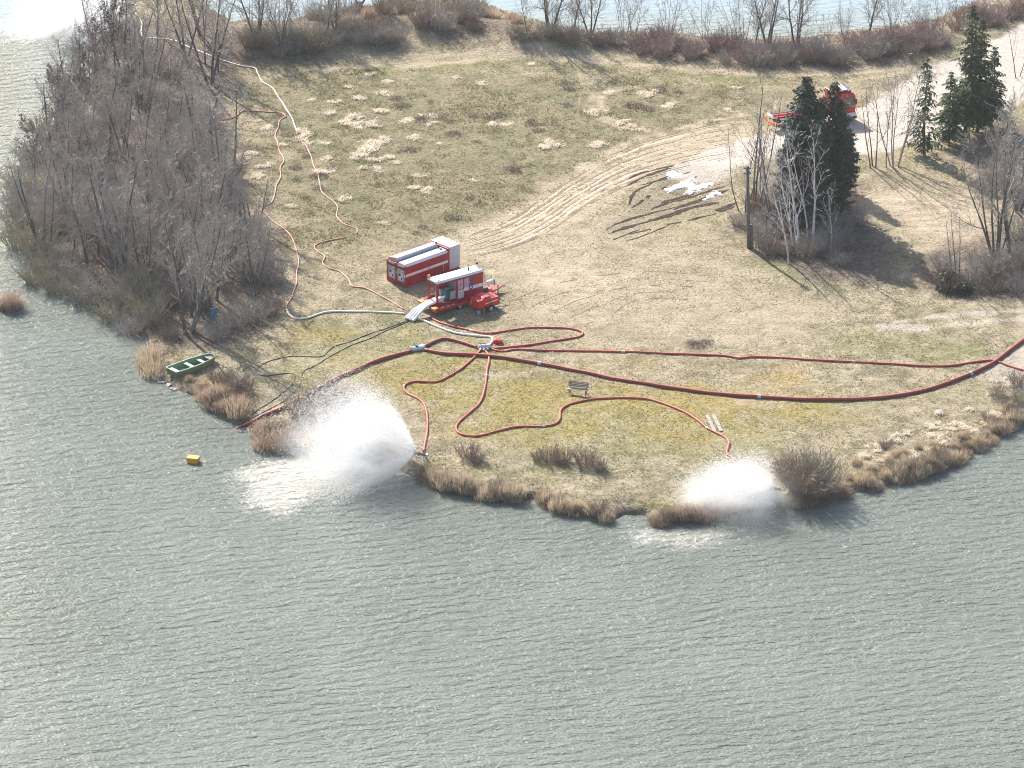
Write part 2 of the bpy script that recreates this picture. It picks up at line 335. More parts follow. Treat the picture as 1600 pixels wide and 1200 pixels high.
def ground_mat():
    m = bpy.data.materials.new('meadow_ground'); m.use_nodes = True; nt = m.node_tree; n = nt.nodes; l = nt.links
    b = n['Principled BSDF']; b.inputs['Roughness'].default_value = 0.95; b.inputs['Specular IOR Level'].default_value = 0.15
    geo = n.new('ShaderNodeNewGeometry')
    def noise(scale, detail=5, rough=0.6, st=None):
        z = n.new('ShaderNodeTexNoise'); z.inputs['Scale'].default_value = scale; z.inputs['Detail'].default_value = detail; z.inputs['Roughness'].default_value = rough
        if st:
            mp = n.new('ShaderNodeMapping'); mp.inputs['Scale'].default_value = st; l.new(geo.outputs['Position'], mp.inputs['Vector']); l.new(mp.outputs['Vector'], z.inputs['Vector'])
        else: l.new(geo.outputs['Position'], z.inputs['Vector'])
        return z.outputs['Fac']
    def ramp(x, a, b_, ca=(0, 0, 0), cb=(1, 1, 1)):
        r = n.new('ShaderNodeValToRGB'); r.color_ramp.elements[0].position = a; r.color_ramp.elements[1].position = b_
        r.color_ramp.elements[0].color = (*ca, 1); r.color_ramp.elements[1].color = (*cb, 1); l.new(x, r.inputs['Fac']); return r.outputs['Color']
    def mix(f, a, c):
        x = n.new('ShaderNodeMix'); x.data_type = 'RGBA'
        l.new(f, x.inputs['Factor'])
        for s_, val in ((x.inputs['A'], a), (x.inputs['B'], c)):
            if isinstance(val, tuple): s_.default_value = (*val, 1)
            else: l.new(val, s_)
        return x.outputs['Result']
    def mul(a, k):
        x = n.new('ShaderNodeMath'); x.operation = 'MULTIPLY'; x.use_clamp = True; l.new(a, x.inputs[0])
        if isinstance(k, (int, float)): x.inputs[1].default_value = k
        else: l.new(k, x.inputs[1])
        return x.outputs[0]
    def edge(mask, fac):      # ragged edge: mask pushed about by noise
        x = n.new('ShaderNodeMath'); x.operation = 'MULTIPLY_ADD'; l.new(fac, x.inputs[0]); x.inputs[1].default_value = 1.1; x.inputs[2].default_value = -0.55
        y = n.new('ShaderNodeMath'); y.operation = 'MULTIPLY'; l.new(x.outputs[0], y.inputs[0])
        q = n.new('ShaderNodeMath'); q.operation = 'ADD'; l.new(mask, q.inputs[0])
        h_ = n.new('ShaderNodeMath'); h_.operation = 'GREATER_THAN'; l.new(mask, h_.inputs[0]); h_.inputs[1].default_value = 0.02
        l.new(h_.outputs[0], y.inputs[1]); l.new(y.outputs[0], q.inputs[1]); q.use_clamp = True
        return q.outputs[0]
    A = n.new('ShaderNodeAttribute'); A.attribute_name = 'ga'; sa = n.new('ShaderNodeSeparateColor'); l.new(A.outputs['Color'], sa.inputs[0])
    B = n.new('ShaderNodeAttribute'); B.attribute_name = 'gb'; sb = n.new('ShaderNodeSeparateColor'); l.new(B.outputs['Color'], sb.inputs[0])
    fine = noise(3.2, 8, 0.7); mid = noise(0.55, 6, 0.62); big = noise(0.09, 4, 0.55); vfine = noise(11, 4, 0.7)
    straw = ramp(fine, 0.32, 0.68, (0.245, 0.203, 0.135), (0.45, 0.375, 0.258))
    olive = ramp(fine, 0.35, 0.7, (0.118, 0.104, 0.062), (0.28, 0.242, 0.15))
    base = mix(ramp(mid, 0.42, 0.62), straw, olive)
    base = mix(mul(ramp(big, 0.5, 0.66), 0.5), base, (0.30, 0.25, 0.145))
    upc = mix(ramp(mid, 0.38, 0.6), ramp(fine, 0.33, 0.7, (0.11, 0.098, 0.055), (0.33, 0.275, 0.165)), ramp(fine, 0.35, 0.7, (0.095, 0.095, 0.05), (0.235, 0.215, 0.115)))
    base = mix(mul(sb.outputs['Blue'], 0.85), base, upc)
    gold = ramp(fine, 0.3, 0.7, (0.255, 0.168, 0.05), (0.48, 0.335, 0.135))
    base = mix(mul(A.outputs['Alpha'], mul(ramp(mid, 0.30, 0.58), 0.88)), base, gold)
    grn = ramp(fine, 0.3, 0.7, (0.085, 0.11, 0.025), (0.24, 0.25, 0.075))
    base = mix(mul(edge(sb.outputs['Red'], mid), 0.6), base, grn)
    lit = ramp(fine, 0.33, 0.7, (0.075, 0.055, 0.045), (0.24, 0.185, 0.15))
    base = mix(mul(edge(sb.outputs['Green'], mid), 0.9), base, lit)
    streak = noise(1.0, 6, 0.65, (0.5, 1.6, 1))
    drt = ramp(streak, 0.3, 0.7, (0.32, 0.25, 0.17), (0.56, 0.46, 0.34))
    base = mix(mul(edge(sa.outputs['Green'], mid), 0.85), base, drt)
    rd = ramp(noise(1.6, 8, 0.7), 0.3, 0.72, (0.40, 0.34, 0.285), (0.57, 0.50, 0.43))
    base = mix(sa.outputs['Red'], base, rd)
    md = ramp(fine, 0.3, 0.7, (0.045, 0.03, 0.026), (0.13, 0.09, 0.072))
    base = mix(mul(sa.outputs['Blue'], ramp(fine, 0.25, 0.6)), base, md)
    l.new(base, b.inputs['Base Color'])
    bp = n.new('ShaderNodeBump'); bp.inputs['Strength'].default_value = 0.9; bp.inputs['Distance'].default_value = 0.24
    l.new(fine, bp.inputs['Height'])
    bp2 = n.new('ShaderNodeBump'); bp2.inputs['Strength'].default_value = 0.8; bp2.inputs['Distance'].default_value = 0.05
    l.new(vfine, bp2.inputs['Height']); l.new(bp.outputs['Normal'], bp2.inputs['Normal']); l.new(bp2.outputs['Normal'], b.inputs['Normal'])
    return m
gme = np_mesh('ground', np.stack([X.ravel(), Y.ravel(), Z.ravel()], 1), quads, ground_mat(), True)
for nm, chans in (('ga', (road, dirt, mud, golden)), ('gb', (green, litter, upper, upper * 0))):
    at = gme.attributes.new(nm, 'FLOAT_COLOR', 'POINT')
    at.data.foreach_set('color', np.stack([c.ravel() for c in chans], 1).astype(np.float32).ravel())
def ribbons(name, specs, m, lift, label, gapp=.08):
    r = random.Random(5); mb = MB()
    for px, w in specs:
        xs_, ys_, zs_ = g_many([a for a, b in px], [b for a, b in px]); P = [Vector((a, b)) for a, b in zip(xs_, ys_)]; out = []
        for i in range(len(P) - 1):
            p0, p1, p2, p3 = P[max(i - 1, 0)], P[i], P[i + 1], P[min(i + 2, len(P) - 1)]; n = max(2, int((p2 - p1).length / .3))
            for k in range(n):
                t = k / n; out.append(0.5 * ((2 * p1) + (-p0 + p2) * t + (2 * p0 - 5 * p1 + 4 * p2 - p3) * t * t + (-p0 + 3 * p1 - 3 * p2 + p3) * t ** 3))
        n = len(out); gap = 0; ww = w; prev = None
        for k in range(n):
            if r.random() < gapp: gap = r.randint(1, 6)
            d = (out[min(k + 1, n - 1)] - out[max(k - 1, 0)]).normalized(); nn = Vector((-d.y, d.x)); ww = max(w * .45, min(w * 1.25, ww + r.gauss(0, w * .2))); ww2 = ww * min(1, 4 * k / n + .1, 4 * (n - k) / n + .1)
            if gap > 0: gap -= 1; prev = None; continue
            o_ = out[k] + nn * r.gauss(0, w * .12); i0 = len(mb.v)
            for sgn in (-1, 0, 1):
                q = o_ + nn * (ww2 * sgn * r.uniform(.7, 1.1)); mb.v.append((q.x, q.y, float(bil(Z, np.array([q.x]), np.array([q.y]))[0]) + lift - (.006 if sgn else -.004)))
            if prev is not None: mb.f += [(prev, prev + 1, i0 + 1, i0), (prev + 1, prev + 2, i0 + 2, i0 + 1)]
            prev = i0
    return tag(obj(name, mb, m), label, kind='structure')
gobj = tag(obj('ground', gme, None), 'dry spring meadow on a lake peninsula with worn vehicle tracks', kind='structure')
def bil(A_, x, y):
    fx = np.clip((x - GX0) / CELL, 0, nx - 1.001); fy = np.clip((y - GY0) / CELL, 0, ny - 1.001)
    i = fx.astype(int); j = fy.astype(int); a = fx - i; b = fy - j
    return (A_[j, i] * (1 - a) + A_[j, i + 1] * a) * (1 - b) + (A_[j + 1, i] * (1 - a) + A_[j + 1, i + 1] * a) * b
def gz(x, y): return float(bil(Z, np.array([x]), np.array([y]))[0])

M_MUD = mat('wet_mud', (0.060, 0.041, 0.034), 1.0, noise=0.4, scale=5, bump=0.4, spec=0.05); M_SOIL = mat('bare_brown_soil', (0.25, 0.195, 0.145), 1.0, noise=0.35, scale=4, bump=0.3, spec=0.05); M_PALE = mat('pale_crushed_straw', (0.50, 0.41, 0.30), 1.0, noise=0.3, scale=4, bump=0.3, spec=0.05)
RU = []
for ln, hw in (([(1145, 312), (1090, 322), (1040, 338), (990, 352), (948, 366)], 0.30), ([(1130, 300), (1075, 318), (1020, 332), (975, 345), (945, 360)], 0.16), ([(1120, 334), (1060, 348), (1000, 362), (955, 374)], 0.18), ([(1060, 268), (1020, 285), (992, 300), (982, 322)], 0.16), ([(1090, 275), (1040, 292), (1005, 312), (980, 330)], 0.2),
    ([(1050, 262), (1010, 275), (975, 292)], 0.24), ([(1060, 258), (1010, 268), (980, 280)], 0.2), ([(1152, 316), (1115, 330)], 0.26), ([(1148, 322), (1120, 332)], 0.2), ([(1080, 268), (1030, 282), (1000, 290)], 0.2), ([(1135, 290), (1085, 306), (1040, 318), (1015, 328)], 0.24), ([(1140, 296), (1100, 310), (1050, 328)], 0.25), ([(1085, 302), (1050, 312), (1030, 318)], .2), ([(1000, 358), (970, 370), (955, 376)], .16), ([(1045, 352), (1000, 370), (975, 376)], .14)): RU.append((ln, hw))
ribbons('muddy_ruts', RU, M_MUD, 0.03, 'dark muddy wheel ruts beside the snow patches', .03)
TRK = lambda off: [(1150, 212 + off), (1090, 224 + off), (1020, 242 + off), (960, 264 + off), (900, 298 + off), (850, 332 + off), (800, 360 + off * 0.8), (730, 384 + off * 0.6)]
ribbons('worn_wheel_lines', [(TRK(o_), .10 + .03 * (k % 3)) for k, o_ in enumerate((-24, -21, -13, -5, 3, 9, 16, 24, 31, 34))] + [([(800 + 30 * k, 470 + 9 * k), (880 + 20 * k, 440 + 12 * k), (1000, 424 + 11 * k), (1120, 432 + 9 * k)], .07) for k in range(5)] + [([(940, 128), (915, 142), (905, 160), (918, 178), (950, 196), (1000, 206)], .14), ([(975, 136), (952, 146), (944, 160), (955, 178), (985, 196)], .12)], M_SOIL, 0.02, 'brown wheel lines worn into the grass track')
ribbons('bleached_wheel_lines', [(TRK(o_), .16) for o_ in (-17, -9, -1, 6, 12, 20, 27)], M_PALE, 0.016, 'bleached pale wheel lines on the grass track')
# ------------------------------------------------------------------ the water
def water_mat():
    m = bpy.data.materials.new('lake_water'); m.use_nodes = True; nt = m.node_tree; n = nt.nodes; l = nt.links
    b = n['Principled BSDF']; b.inputs['IOR'].default_value = 1.33; b.inputs['Roughness'].default_value = 0.08
    geo = n.new('ShaderNodeNewGeometry')
    A = n.new('ShaderNodeAttribute'); A.attribute_name = 'foam'
    def noise(rot, sc, scale, det=3, rough=0.55, dist=0.0):
        mp = n.new('ShaderNodeMapping'); mp.inputs['Rotation'].default_value = (0, 0, R(rot)); mp.inputs['Scale'].default_value = sc
        z = n.new('ShaderNodeTexNoise'); z.inputs['Scale'].default_value = scale; z.inputs['Detail'].default_value = det; z.inputs['Roughness'].default_value = rough; z.inputs['Distortion'].default_value = dist
        l.new(geo.outputs['Position'], mp.inputs['Vector']); l.new(mp.outputs['Vector'], z.inputs['Vector']); return z.outputs['Fac']
    w1 = noise(-20, (0.6, 1.5, 1), 0.75, 3, 0.55, 0.5)
    w2 = noise(-24, (0.7, 1.35, 1), 2.1, 3, 0.6, 0.4)
    w3 = noise(-5, (0.85, 1.1, 1), 4.6, 3, 0.6)
    nz = noise(0, (1, 1, 1), 0.05, 3); fz = noise(20, (1, 1.4, 1), 1.4, 6, 0.7)
    rp = n.new('ShaderNodeValToRGB'); rp.color_ramp.elements[0].color = (0.132, 0.150, 0.126, 1); rp.color_ramp.elements[1].color = (0.158, 0.178, 0.154, 1)
    rp.color_ramp.elements[0].position = 0.35; rp.color_ramp.elements[1].position = 0.65; l.new(nz, rp.inputs['Fac'])
    fr = n.new('ShaderNodeMath'); fr.operation = 'MULTIPLY_ADD'; l.new(fz, fr.inputs[0]); fr.inputs[1].default_value = 2.6; fr.inputs[2].default_value = -1.45
    fa = n.new('ShaderNodeMath'); fa.operation = 'ADD'; l.new(A.outputs['Fac'], fa.inputs[0]); l.new(fr.outputs[0], fa.inputs[1]); fa.use_clamp = True
    fm = n.new('ShaderNodeMath'); fm.operation = 'MULTIPLY'; fm.use_clamp = True; l.new(fa.outputs[0], fm.inputs[0]); l.new(A.outputs['Fac'], fm.inputs[1])
    mx = n.new('ShaderNodeMix'); mx.data_type = 'RGBA'; l.new(fm.outputs[0], mx.inputs['Factor']); l.new(rp.outputs['Color'], mx.inputs['A']); mx.inputs['B'].default_value = (0.36, 0.345, 0.29, 1)
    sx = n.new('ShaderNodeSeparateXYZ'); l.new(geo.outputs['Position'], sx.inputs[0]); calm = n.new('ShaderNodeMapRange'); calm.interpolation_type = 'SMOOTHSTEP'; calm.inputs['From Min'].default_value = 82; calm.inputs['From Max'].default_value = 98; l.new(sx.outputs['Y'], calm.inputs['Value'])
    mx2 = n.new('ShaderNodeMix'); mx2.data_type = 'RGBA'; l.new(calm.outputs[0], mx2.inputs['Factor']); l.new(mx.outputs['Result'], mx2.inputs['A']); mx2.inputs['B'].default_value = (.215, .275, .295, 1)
    l.new(mx2.outputs['Result'], b.inputs['Base Color'])
    rr = n.new('ShaderNodeMath'); rr.operation = 'MULTIPLY_ADD'; l.new(fm.outputs[0], rr.inputs[0]); rr.inputs[1].default_value = 0.5; rr.inputs[2].default_value = 0.08; l.new(rr.outputs[0], b.inputs['Roughness'])
    gz_ = noise(-25, (1, 2.2, 1), 0.035, 3, 0.6); gust = n.new('ShaderNodeMapRange'); gust.inputs['From Min'].default_value = .33; gust.inputs['From Max'].default_value = .62; gust.inputs['To Min'].default_value = .78; gust.inputs['To Max'].default_value = 1.0; l.new(gz_, gust.inputs['Value']); gu = gust; gust = n.new('ShaderNodeMath'); gust.operation = 'MULTIPLY_ADD'; iv = n.new('ShaderNodeMath'); iv.operation = 'MULTIPLY_ADD'; l.new(calm.outputs[0], iv.inputs[0]); iv.inputs[1].default_value = -.75; iv.inputs[2].default_value = 1.0; l.new(gu.outputs[0], gust.inputs[0]); l.new(iv.outputs[0], gust.inputs[1]); gust.inputs[2].default_value = 0.0
    mp = n.new('ShaderNodeMapping'); mp.inputs['Rotation'].default_value = (0, 0, R(-16)); l.new(geo.outputs['Position'], mp.inputs['Vector'])
    wv = n.new('ShaderNodeTexWave'); wv.wave_type = 'BANDS'; wv.bands_direction = 'Y'; wv.wave_profile = 'SIN'
    for k_, v_ in (('Scale', .26), ('Distortion', 9.0), ('Detail', 3.0), ('Detail Scale', .55), ('Detail Roughness', .55)): wv.inputs[k_].default_value = v_
    l.new(mp.outputs['Vector'], wv.inputs['Vector']); w0 = wv.outputs['Fac']
    prev = None
    for w, dst in ((w0, 0.055), (w1, 0.30), (w2, 0.24), (w3, 0.10)):
        bp = n.new('ShaderNodeBump'); bp.inputs['Strength'].default_value = 1.0; bp.inputs['Distance'].default_value = dst; l.new(w, bp.inputs['Height']); l.new(gust.outputs[0], bp.inputs['Strength'])
        if prev: l.new(prev, bp.inputs['Normal'])
        prev = bp.outputs['Normal']
    l.new(prev, b.inputs['Normal'])
    return m
wx = np.arange(-80, 90.01, 0.5); wy = np.arange(-85, 140.01, 0.5)
WX, WY = np.meshgrid(wx, wy)
def w_poly(px, soft):
    P = PXL(px, 0.0); d = seg_dist(WX, WY, P, True); s_ = np.where(inside(WX, WY, P), d, -d); return sstep(-soft, soft, s_ + (vnoise(WX, WY, 2.0, 50) - 0.5) * 2)
foam = w_poly([(365, 742), (430, 712), (520, 712), (600, 725), (640, 745), (600, 765), (540, 770), (480, 796), (420, 810), (385, 785)], 2.2)
foam = np.maximum(foam, 0.8 * w_poly([(985, 825), (1040, 826), (1120, 822), (1200, 806), (1240, 805), (1215, 830), (1130, 850), (1060, 858), (1000, 852)], 1.8))
foam = np.maximum(foam, 0.55 * w_poly([(1215, 803), (1245, 812), (1278, 832), (1262, 836), (1225, 820)], 0.7))
foam = np.maximum(foam, 1.0 * w_poly([(-60, 25), (60, 22), (130, 28), (165, 40), (150, 66), (80, 72), (0, 55), (-60, 60)], 3))
nwx, nwy = len(wx), len(wy); wi = np.arange(nwx * nwy).reshape(nwy, nwx)
wq = np.stack([wi[:-1, :-1], wi[:-1, 1:], wi[1:, 1:], wi[1:, :-1]], -1).reshape(-1, 4)
WV = np.stack([WX.ravel(), WY.ravel(), 0 * WX.ravel()], 1)
base_i = len(WV); BIG = 2500.0
ring = np.array([[-BIG, -BIG, 0], [BIG, -BIG, 0], [BIG, BIG, 0], [-BIG, BIG, 0]])
cs = [wi[0, 0], wi[0, -1], wi[-1, -1], wi[-1, 0]]
rq = np.array([[base_i + k, base_i + (k + 1) % 4, cs[(k + 1) % 4], cs[k]] for k in range(4)])
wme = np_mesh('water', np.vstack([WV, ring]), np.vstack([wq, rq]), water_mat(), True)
at = wme.attributes.new('foam', 'FLOAT', 'POINT'); at.data.foreach_set('value', np.append(foam.ravel(), [0] * 4).astype(np.float32))
tag(obj('water', wme, None), 'grey green rippled lake water around the peninsula', kind='structure')

# ------------------------------------------------------------------ grass blades (uncountable)
def grass_mat():
    m = bpy.data.materials.new('grass_blades'); m.use_nodes = True; nt = m.node_tree; n = nt.nodes; l = nt.links
    n.remove(n['Principled BSDF']); a = n.new('ShaderNodeAttribute'); a.attribute_name = 'tint'
    d = n.new('ShaderNodeBsdfDiffuse'); t = n.new('ShaderNodeBsdfTranslucent'); x = n.new('ShaderNodeMixShader'); x.inputs[0].default_value = 0.35
    l.new(a.outputs['Color'], d.inputs['Color']); l.new(a.outputs['Color'], t.inputs['Color']); l.new(d.outputs[0], x.inputs[1]); l.new(t.outputs[0], x.inputs[2]); l.new(x.outputs[0], n['Material Output'].inputs['Surface'])
    return m
def build_grass(n_t, seed):
    rs = np.random.RandomState(seed)
    # candidates over the visible land, uniform on the ground
    x = rs.uniform(-50, 58, n_t); y = rs.uniform(-26, 112, n_t)
    dist = y - CAM.y
    vis = np.abs(x) < (dist * 0.112 + 1)
    x, y = x[vis], y[vis]
    sd_ = bil(SD, x, y); rd = bil(road, x, y); md = bil(mud, x, y); dt = bil(dirt, x, y); lt = bil(litter, x, y); gr = bil(green, x, y); up = bil(upper, x, y); go = bil(golden, x, y)
    clump = vnoise(x, y, 0.9, 71) * 0.6 + vnoise(x, y, 3.5, 72) * 0.4
    p = np.where(clump > 0.42, 1.0, 0.35) * (1 - 0.97 * rd) * (1 - 0.85 * md) * (1 - 0.6 * dt) * (1 - 0.35 * lt)
    k = (sd_ > 0.25) & (rs.rand(len(x)) < p)
    x, y, sd_, lt, gr, up, go, dt, clump = (q[k] for q in (x, y, sd_, lt, gr, up, go, dt, clump))
    z = bil(Z, x, y) - 0.02; n_ = len(x)
    hgt = (0.06 + 0.09 * rs.rand(n_)) * (1 + 0.9 * up * (clump > 0.5)) * (1 - 0.35 * dt) * (1 + 1.6 * (1 - sstep(0.5, 4, sd_)))
    nb = 3
    pal_s = np.array([0.53, 0.445, 0.31]); pal_o = np.array([0.27, 0.24, 0.13]); pal_g = np.array([0.19, 0.20, 0.055]); pal_l = np.array([0.23, 0.175, 0.135]); pal_go = np.array([0.44, 0.325, 0.13])
    f = np.clip(sstep(0.3, 0.7, vnoise(x, y, 1.3, 73) * 0.5 + vnoise(x, y, 6, 74) * 0.2 + 0.3 * rs.rand(n_) + 0.08 * up), 0, 1)[:, None]
    c = pal_s * (1 - f) + pal_o * f
    w = (go * 0.75 * (rs.rand(n_) < 0.75))[:, None]; c = c * (1 - w) + pal_go * w
    w = (gr * 0.55 * (rs.rand(n_) < 0.7))[:, None]; c = c * (1 - w) + pal_g * w
    w = (lt * 0.8)[:, None]; c = c * (1 - w) + pal_l * w
    c = c * (0.86 + 0.3 * rs.rand(n_))[:, None]
    V = np.zeros((n_, nb, 3, 3)); 
    for b in range(nb):
        th = rs.uniform(0, 2 * PI, n_); wd = 0.022 + 0.03 * rs.rand(n_); ox = rs.uniform(-.08, .08, n_); oy = rs.uniform(-.08, .08, n_)
        ln = rs.uniform(0.3, 1.1, n_) * hgt; ph = rs.uniform(0, 2 * PI, n_); hh = hgt * rs.uniform(0.7, 1.1, n_)
        bx, by = x + ox, y + oy
        V[:, b, 0] = np.stack([bx - np.cos(th) * wd, by - np.sin(th) * wd, z], 1)
        V[:, b, 1] = np.stack([bx + np.cos(th) * wd, by + np.sin(th) * wd, z], 1)
        V[:, b, 2] = np.stack([bx + np.cos(ph) * ln, by + np.sin(ph) * ln, z + hh], 1)
    me = np_mesh('grass', V.reshape(-1, 3), np.arange(n_ * nb * 3).reshape(-1, 3), grass_mat())
    at = me.attributes.new('tint', 'FLOAT_COLOR', 'POINT')
    cc = np.ones((n_, nb * 3, 4), np.float32); cc[:, :, :3] = c[:, None, :]
    at.data.foreach_set('color', cc.ravel())
    return me
tag(obj('grass', build_grass(330000, 11), None), 'short dry yellow green meadow grass', 'grass', kind='stuff')

# ------------------------------------------------------------------ plants: builders
def rvec(r, a): return Vector((r.uniform(-a, a), r.uniform(-a, a), r.uniform(-a, a)))
def branch(mb, r, p, d, L, rad, level, P, store=None):
    n = P['seg'][level]; pts = [p.copy()]; rr = [rad]; q = p.copy(); dd = d.normalized()
    end = P['end'][level]
    for k in range(n):
        dd = (dd + rvec(r, P['wig'][level]) + Vector((0, 0, P['up'][level]))).normalized()
        q = q + dd * (L / n); pts.append(q.copy()); rr.append(rad * (1 - (k + 1) / n * (1 - end)))
    tgt = store if (level == 0 and store is not None) else mb
    tgt.tube(pts, rr, P['sides'][level], cap=False)
    if level + 1 >= len(P['num']) + 1 or level >= len(P['num']): return
    cnt = P['num'][level]; cnt = max(1, int(cnt * r.uniform(0.8, 1.2)))
    for c in range(cnt):
        t = P['from'][level] + (1 - P['from'][level]) * ((c + r.random()) / cnt); t = min(t, 0.985)
        f = t * n; i = int(f); pos = pts[i].lerp(pts[i + 1], f - i)
        tang = (pts[i + 1] - pts[i]).normalized()
        a = r.uniform(0, 2 * PI); ref = Vector((0, 0, 1)) if abs(tang.z) < 0.9 else Vector((1, 0, 0))
        s1 = tang.cross(ref).normalized(); s2 = s1.cross(tang)
        ang = R(r.uniform(*P['ang'][level]))
        nd = tang * math.cos(ang) + (s1 * math.cos(a) + s2 * math.sin(a)) * math.sin(ang)
        LL = L * P['len'][level] * r.uniform(0.65, 1.15) * (1 - P['taper'][level] * t)
        br = max(P['rmin'], rr[i] * P['rad'][level])
        branch(mb, r, pos, nd, LL, min(br, P['rmax'][level]), level + 1, P, store)
def bare_tree(name, seed, h=8.0, stems=1, bark='bark', twig='twig', dens=1.0, spread=0.25, rad=0.11, leaves=0, narrow=1.0):
    r = random.Random(seed)
    P = dict(seg=[7, 5, 3, 2], wig=[0.09, 0.16, 0.22, 0.3], up=[0.05, 0.10, 0.08, 0.05], end=[0.18, 0.25, 0.4, 0.5], sides=[6, 4, 3, 3],
             num=[int(17 * dens / (stems ** 0.5)), int(9 * dens), int(6 * dens)], **{'from': [0.22, 0.15, 0.1]}, ang=[(25 * narrow, 55 * narrow), (25, 60), (25, 65)], len=[0.46, 0.46, 0.55], taper=[0.55, 0.35, 0.2],
             rad=[0.5, 0.55, 0.7], rmin=0.011, rmax=[0.06, 0.028, 0.014])
    t = MB(); c = MB()
    for s_ in range(stems):
        a = 2 * PI * (s_ + r.random() * 0.7) / stems
        lean = spread * r.uniform(0.5, 1.2) if stems > 1 else spread * 0.35
        d = Vector((math.cos(a) * lean, math.sin(a) * lean, 1))
        p = Vector((math.cos(a), math.sin(a), 0)) * (0.18 * (stems > 1)); p.z = -0.25
        branch(c, r, p, d, h * r.uniform(0.78, 1.0), rad * r.uniform(0.7, 1.1), 0, P, t)
    root = thing(name, None, None)
    obj('trunk', t, M[bark], root, smooth=True); obj('crown', c, M[twig], root)
    if leaves:
        lf = MB(); vs = c.v
        for _ in range(leaves):
            v = Vector(vs[int(r.random() * len(vs))])
            if v.z < h * 0.4: continue
            for q in range(3):
                a_, b_, c_ = rvec(r, 0.09), rvec(r, 0.09), rvec(r, 0.09); i = len(lf.v)
                lf.v += [tuple(v + a_), tuple(v + b_), tuple(v + c_)]; lf.f.append((i, i + 1, i + 2))
        obj('leaf_clusters', lf, M['seedleaf'], root)
    return root
def shrub(name, seed, h=1.8, w=1.6, stems=60, twig='twig_brown', sub=4, rmin=0.011, droop=0.0):
    r = random.Random(seed); c = MB()
    for s_ in range(stems):
        a = r.uniform(0, 2 * PI); q = math.sqrt(r.random()); p = Vector((math.cos(a), math.sin(a), 0)) * (q * w * 0.28); p.z = -0.1
        out = q * w * 0.5 / h
        d = Vector((math.cos(a) * out + r.uniform(-.2, .2), math.sin(a) * out + r.uniform(-.2, .2), 1)).normalized()
        L = h * r.uniform(0.55, 1.1); n = 4; pts = [p]; x = p
        for k in range(n):
            d = (d + rvec(r, 0.12) + Vector((0, 0, -droop * k))).normalized(); x = x + d * (L / n); pts.append(x)
        c.tube(pts, [0.02, 0.018, 0.016, 0.013, rmin * 0.6], 3, cap=False)
        for k in range(sub):
            t = r.uniform(0.25, 0.95) * n; i = min(int(t), n - 1); b = pts[i].lerp(pts[i + 1], t - i)
            dd = ((pts[i + 1] - pts[i]).normalized() + rvec(r, 0.75)).normalized(); ll = L * r.uniform(0.16, 0.36)
            m_ = b + dd * ll * .5; e = b + (dd + rvec(r, .25)).normalized() * ll
            c.tube([b, m_, e], [rmin, rmin * 0.9, rmin * 0.5], 3, cap=False)
            b2 = m_; e2 = b2 + (dd + rvec(r, .7)).normalized() * ll * .6
            c.tube([b2, e2], [rmin * .9, rmin * .5], 3, cap=False)
    return c.mesh(name, M[twig])
def blades(name, seed, h, w, n, m, lean=0.35, width=0.022, wind=(0, 0)):
    r = random.Random(seed); c = MB()
    for s_ in range(n):
        a = r.uniform(0, 2 * PI); q = math.sqrt(r.random()) * w * 0.5; x, y = math.cos(a) * q * r.uniform(.7, 1.35), math.sin(a) * q * r.uniform(.7, 1.35); e_ = q / (w * .5)
        L = h * r.uniform(0.35, 1.15) * (1 - .5 * e_ ** 2); dx, dy = r.gauss(0, lean) + wind[0] + math.cos(a) * .55 * e_ ** 2, r.gauss(0, lean) + wind[1] + math.sin(a) * .55 * e_ ** 2; th = r.uniform(0, PI); wx_, wy_ = math.cos(th) * width, math.sin(th) * width
        i = len(c.v)
        m1 = (x + dx * L * .3, y + dy * L * .3, L * .55); e = (x + dx * L * .9, y + dy * L * .9, L * (1 - 0.25 * min(1, abs(dx) + abs(dy))))
        c.v += [(x - wx_, y - wy_, -.06), (x + wx_, y + wy_, -.06), (m1[0] + wx_, m1[1] + wy_, m1[2]), (m1[0] - wx_, m1[1] - wy_, m1[2]), e]
        c.f += [(i, i + 1, i + 2, i + 3), (i + 3, i + 2, i + 4)]
    return c.mesh(name, M[m])
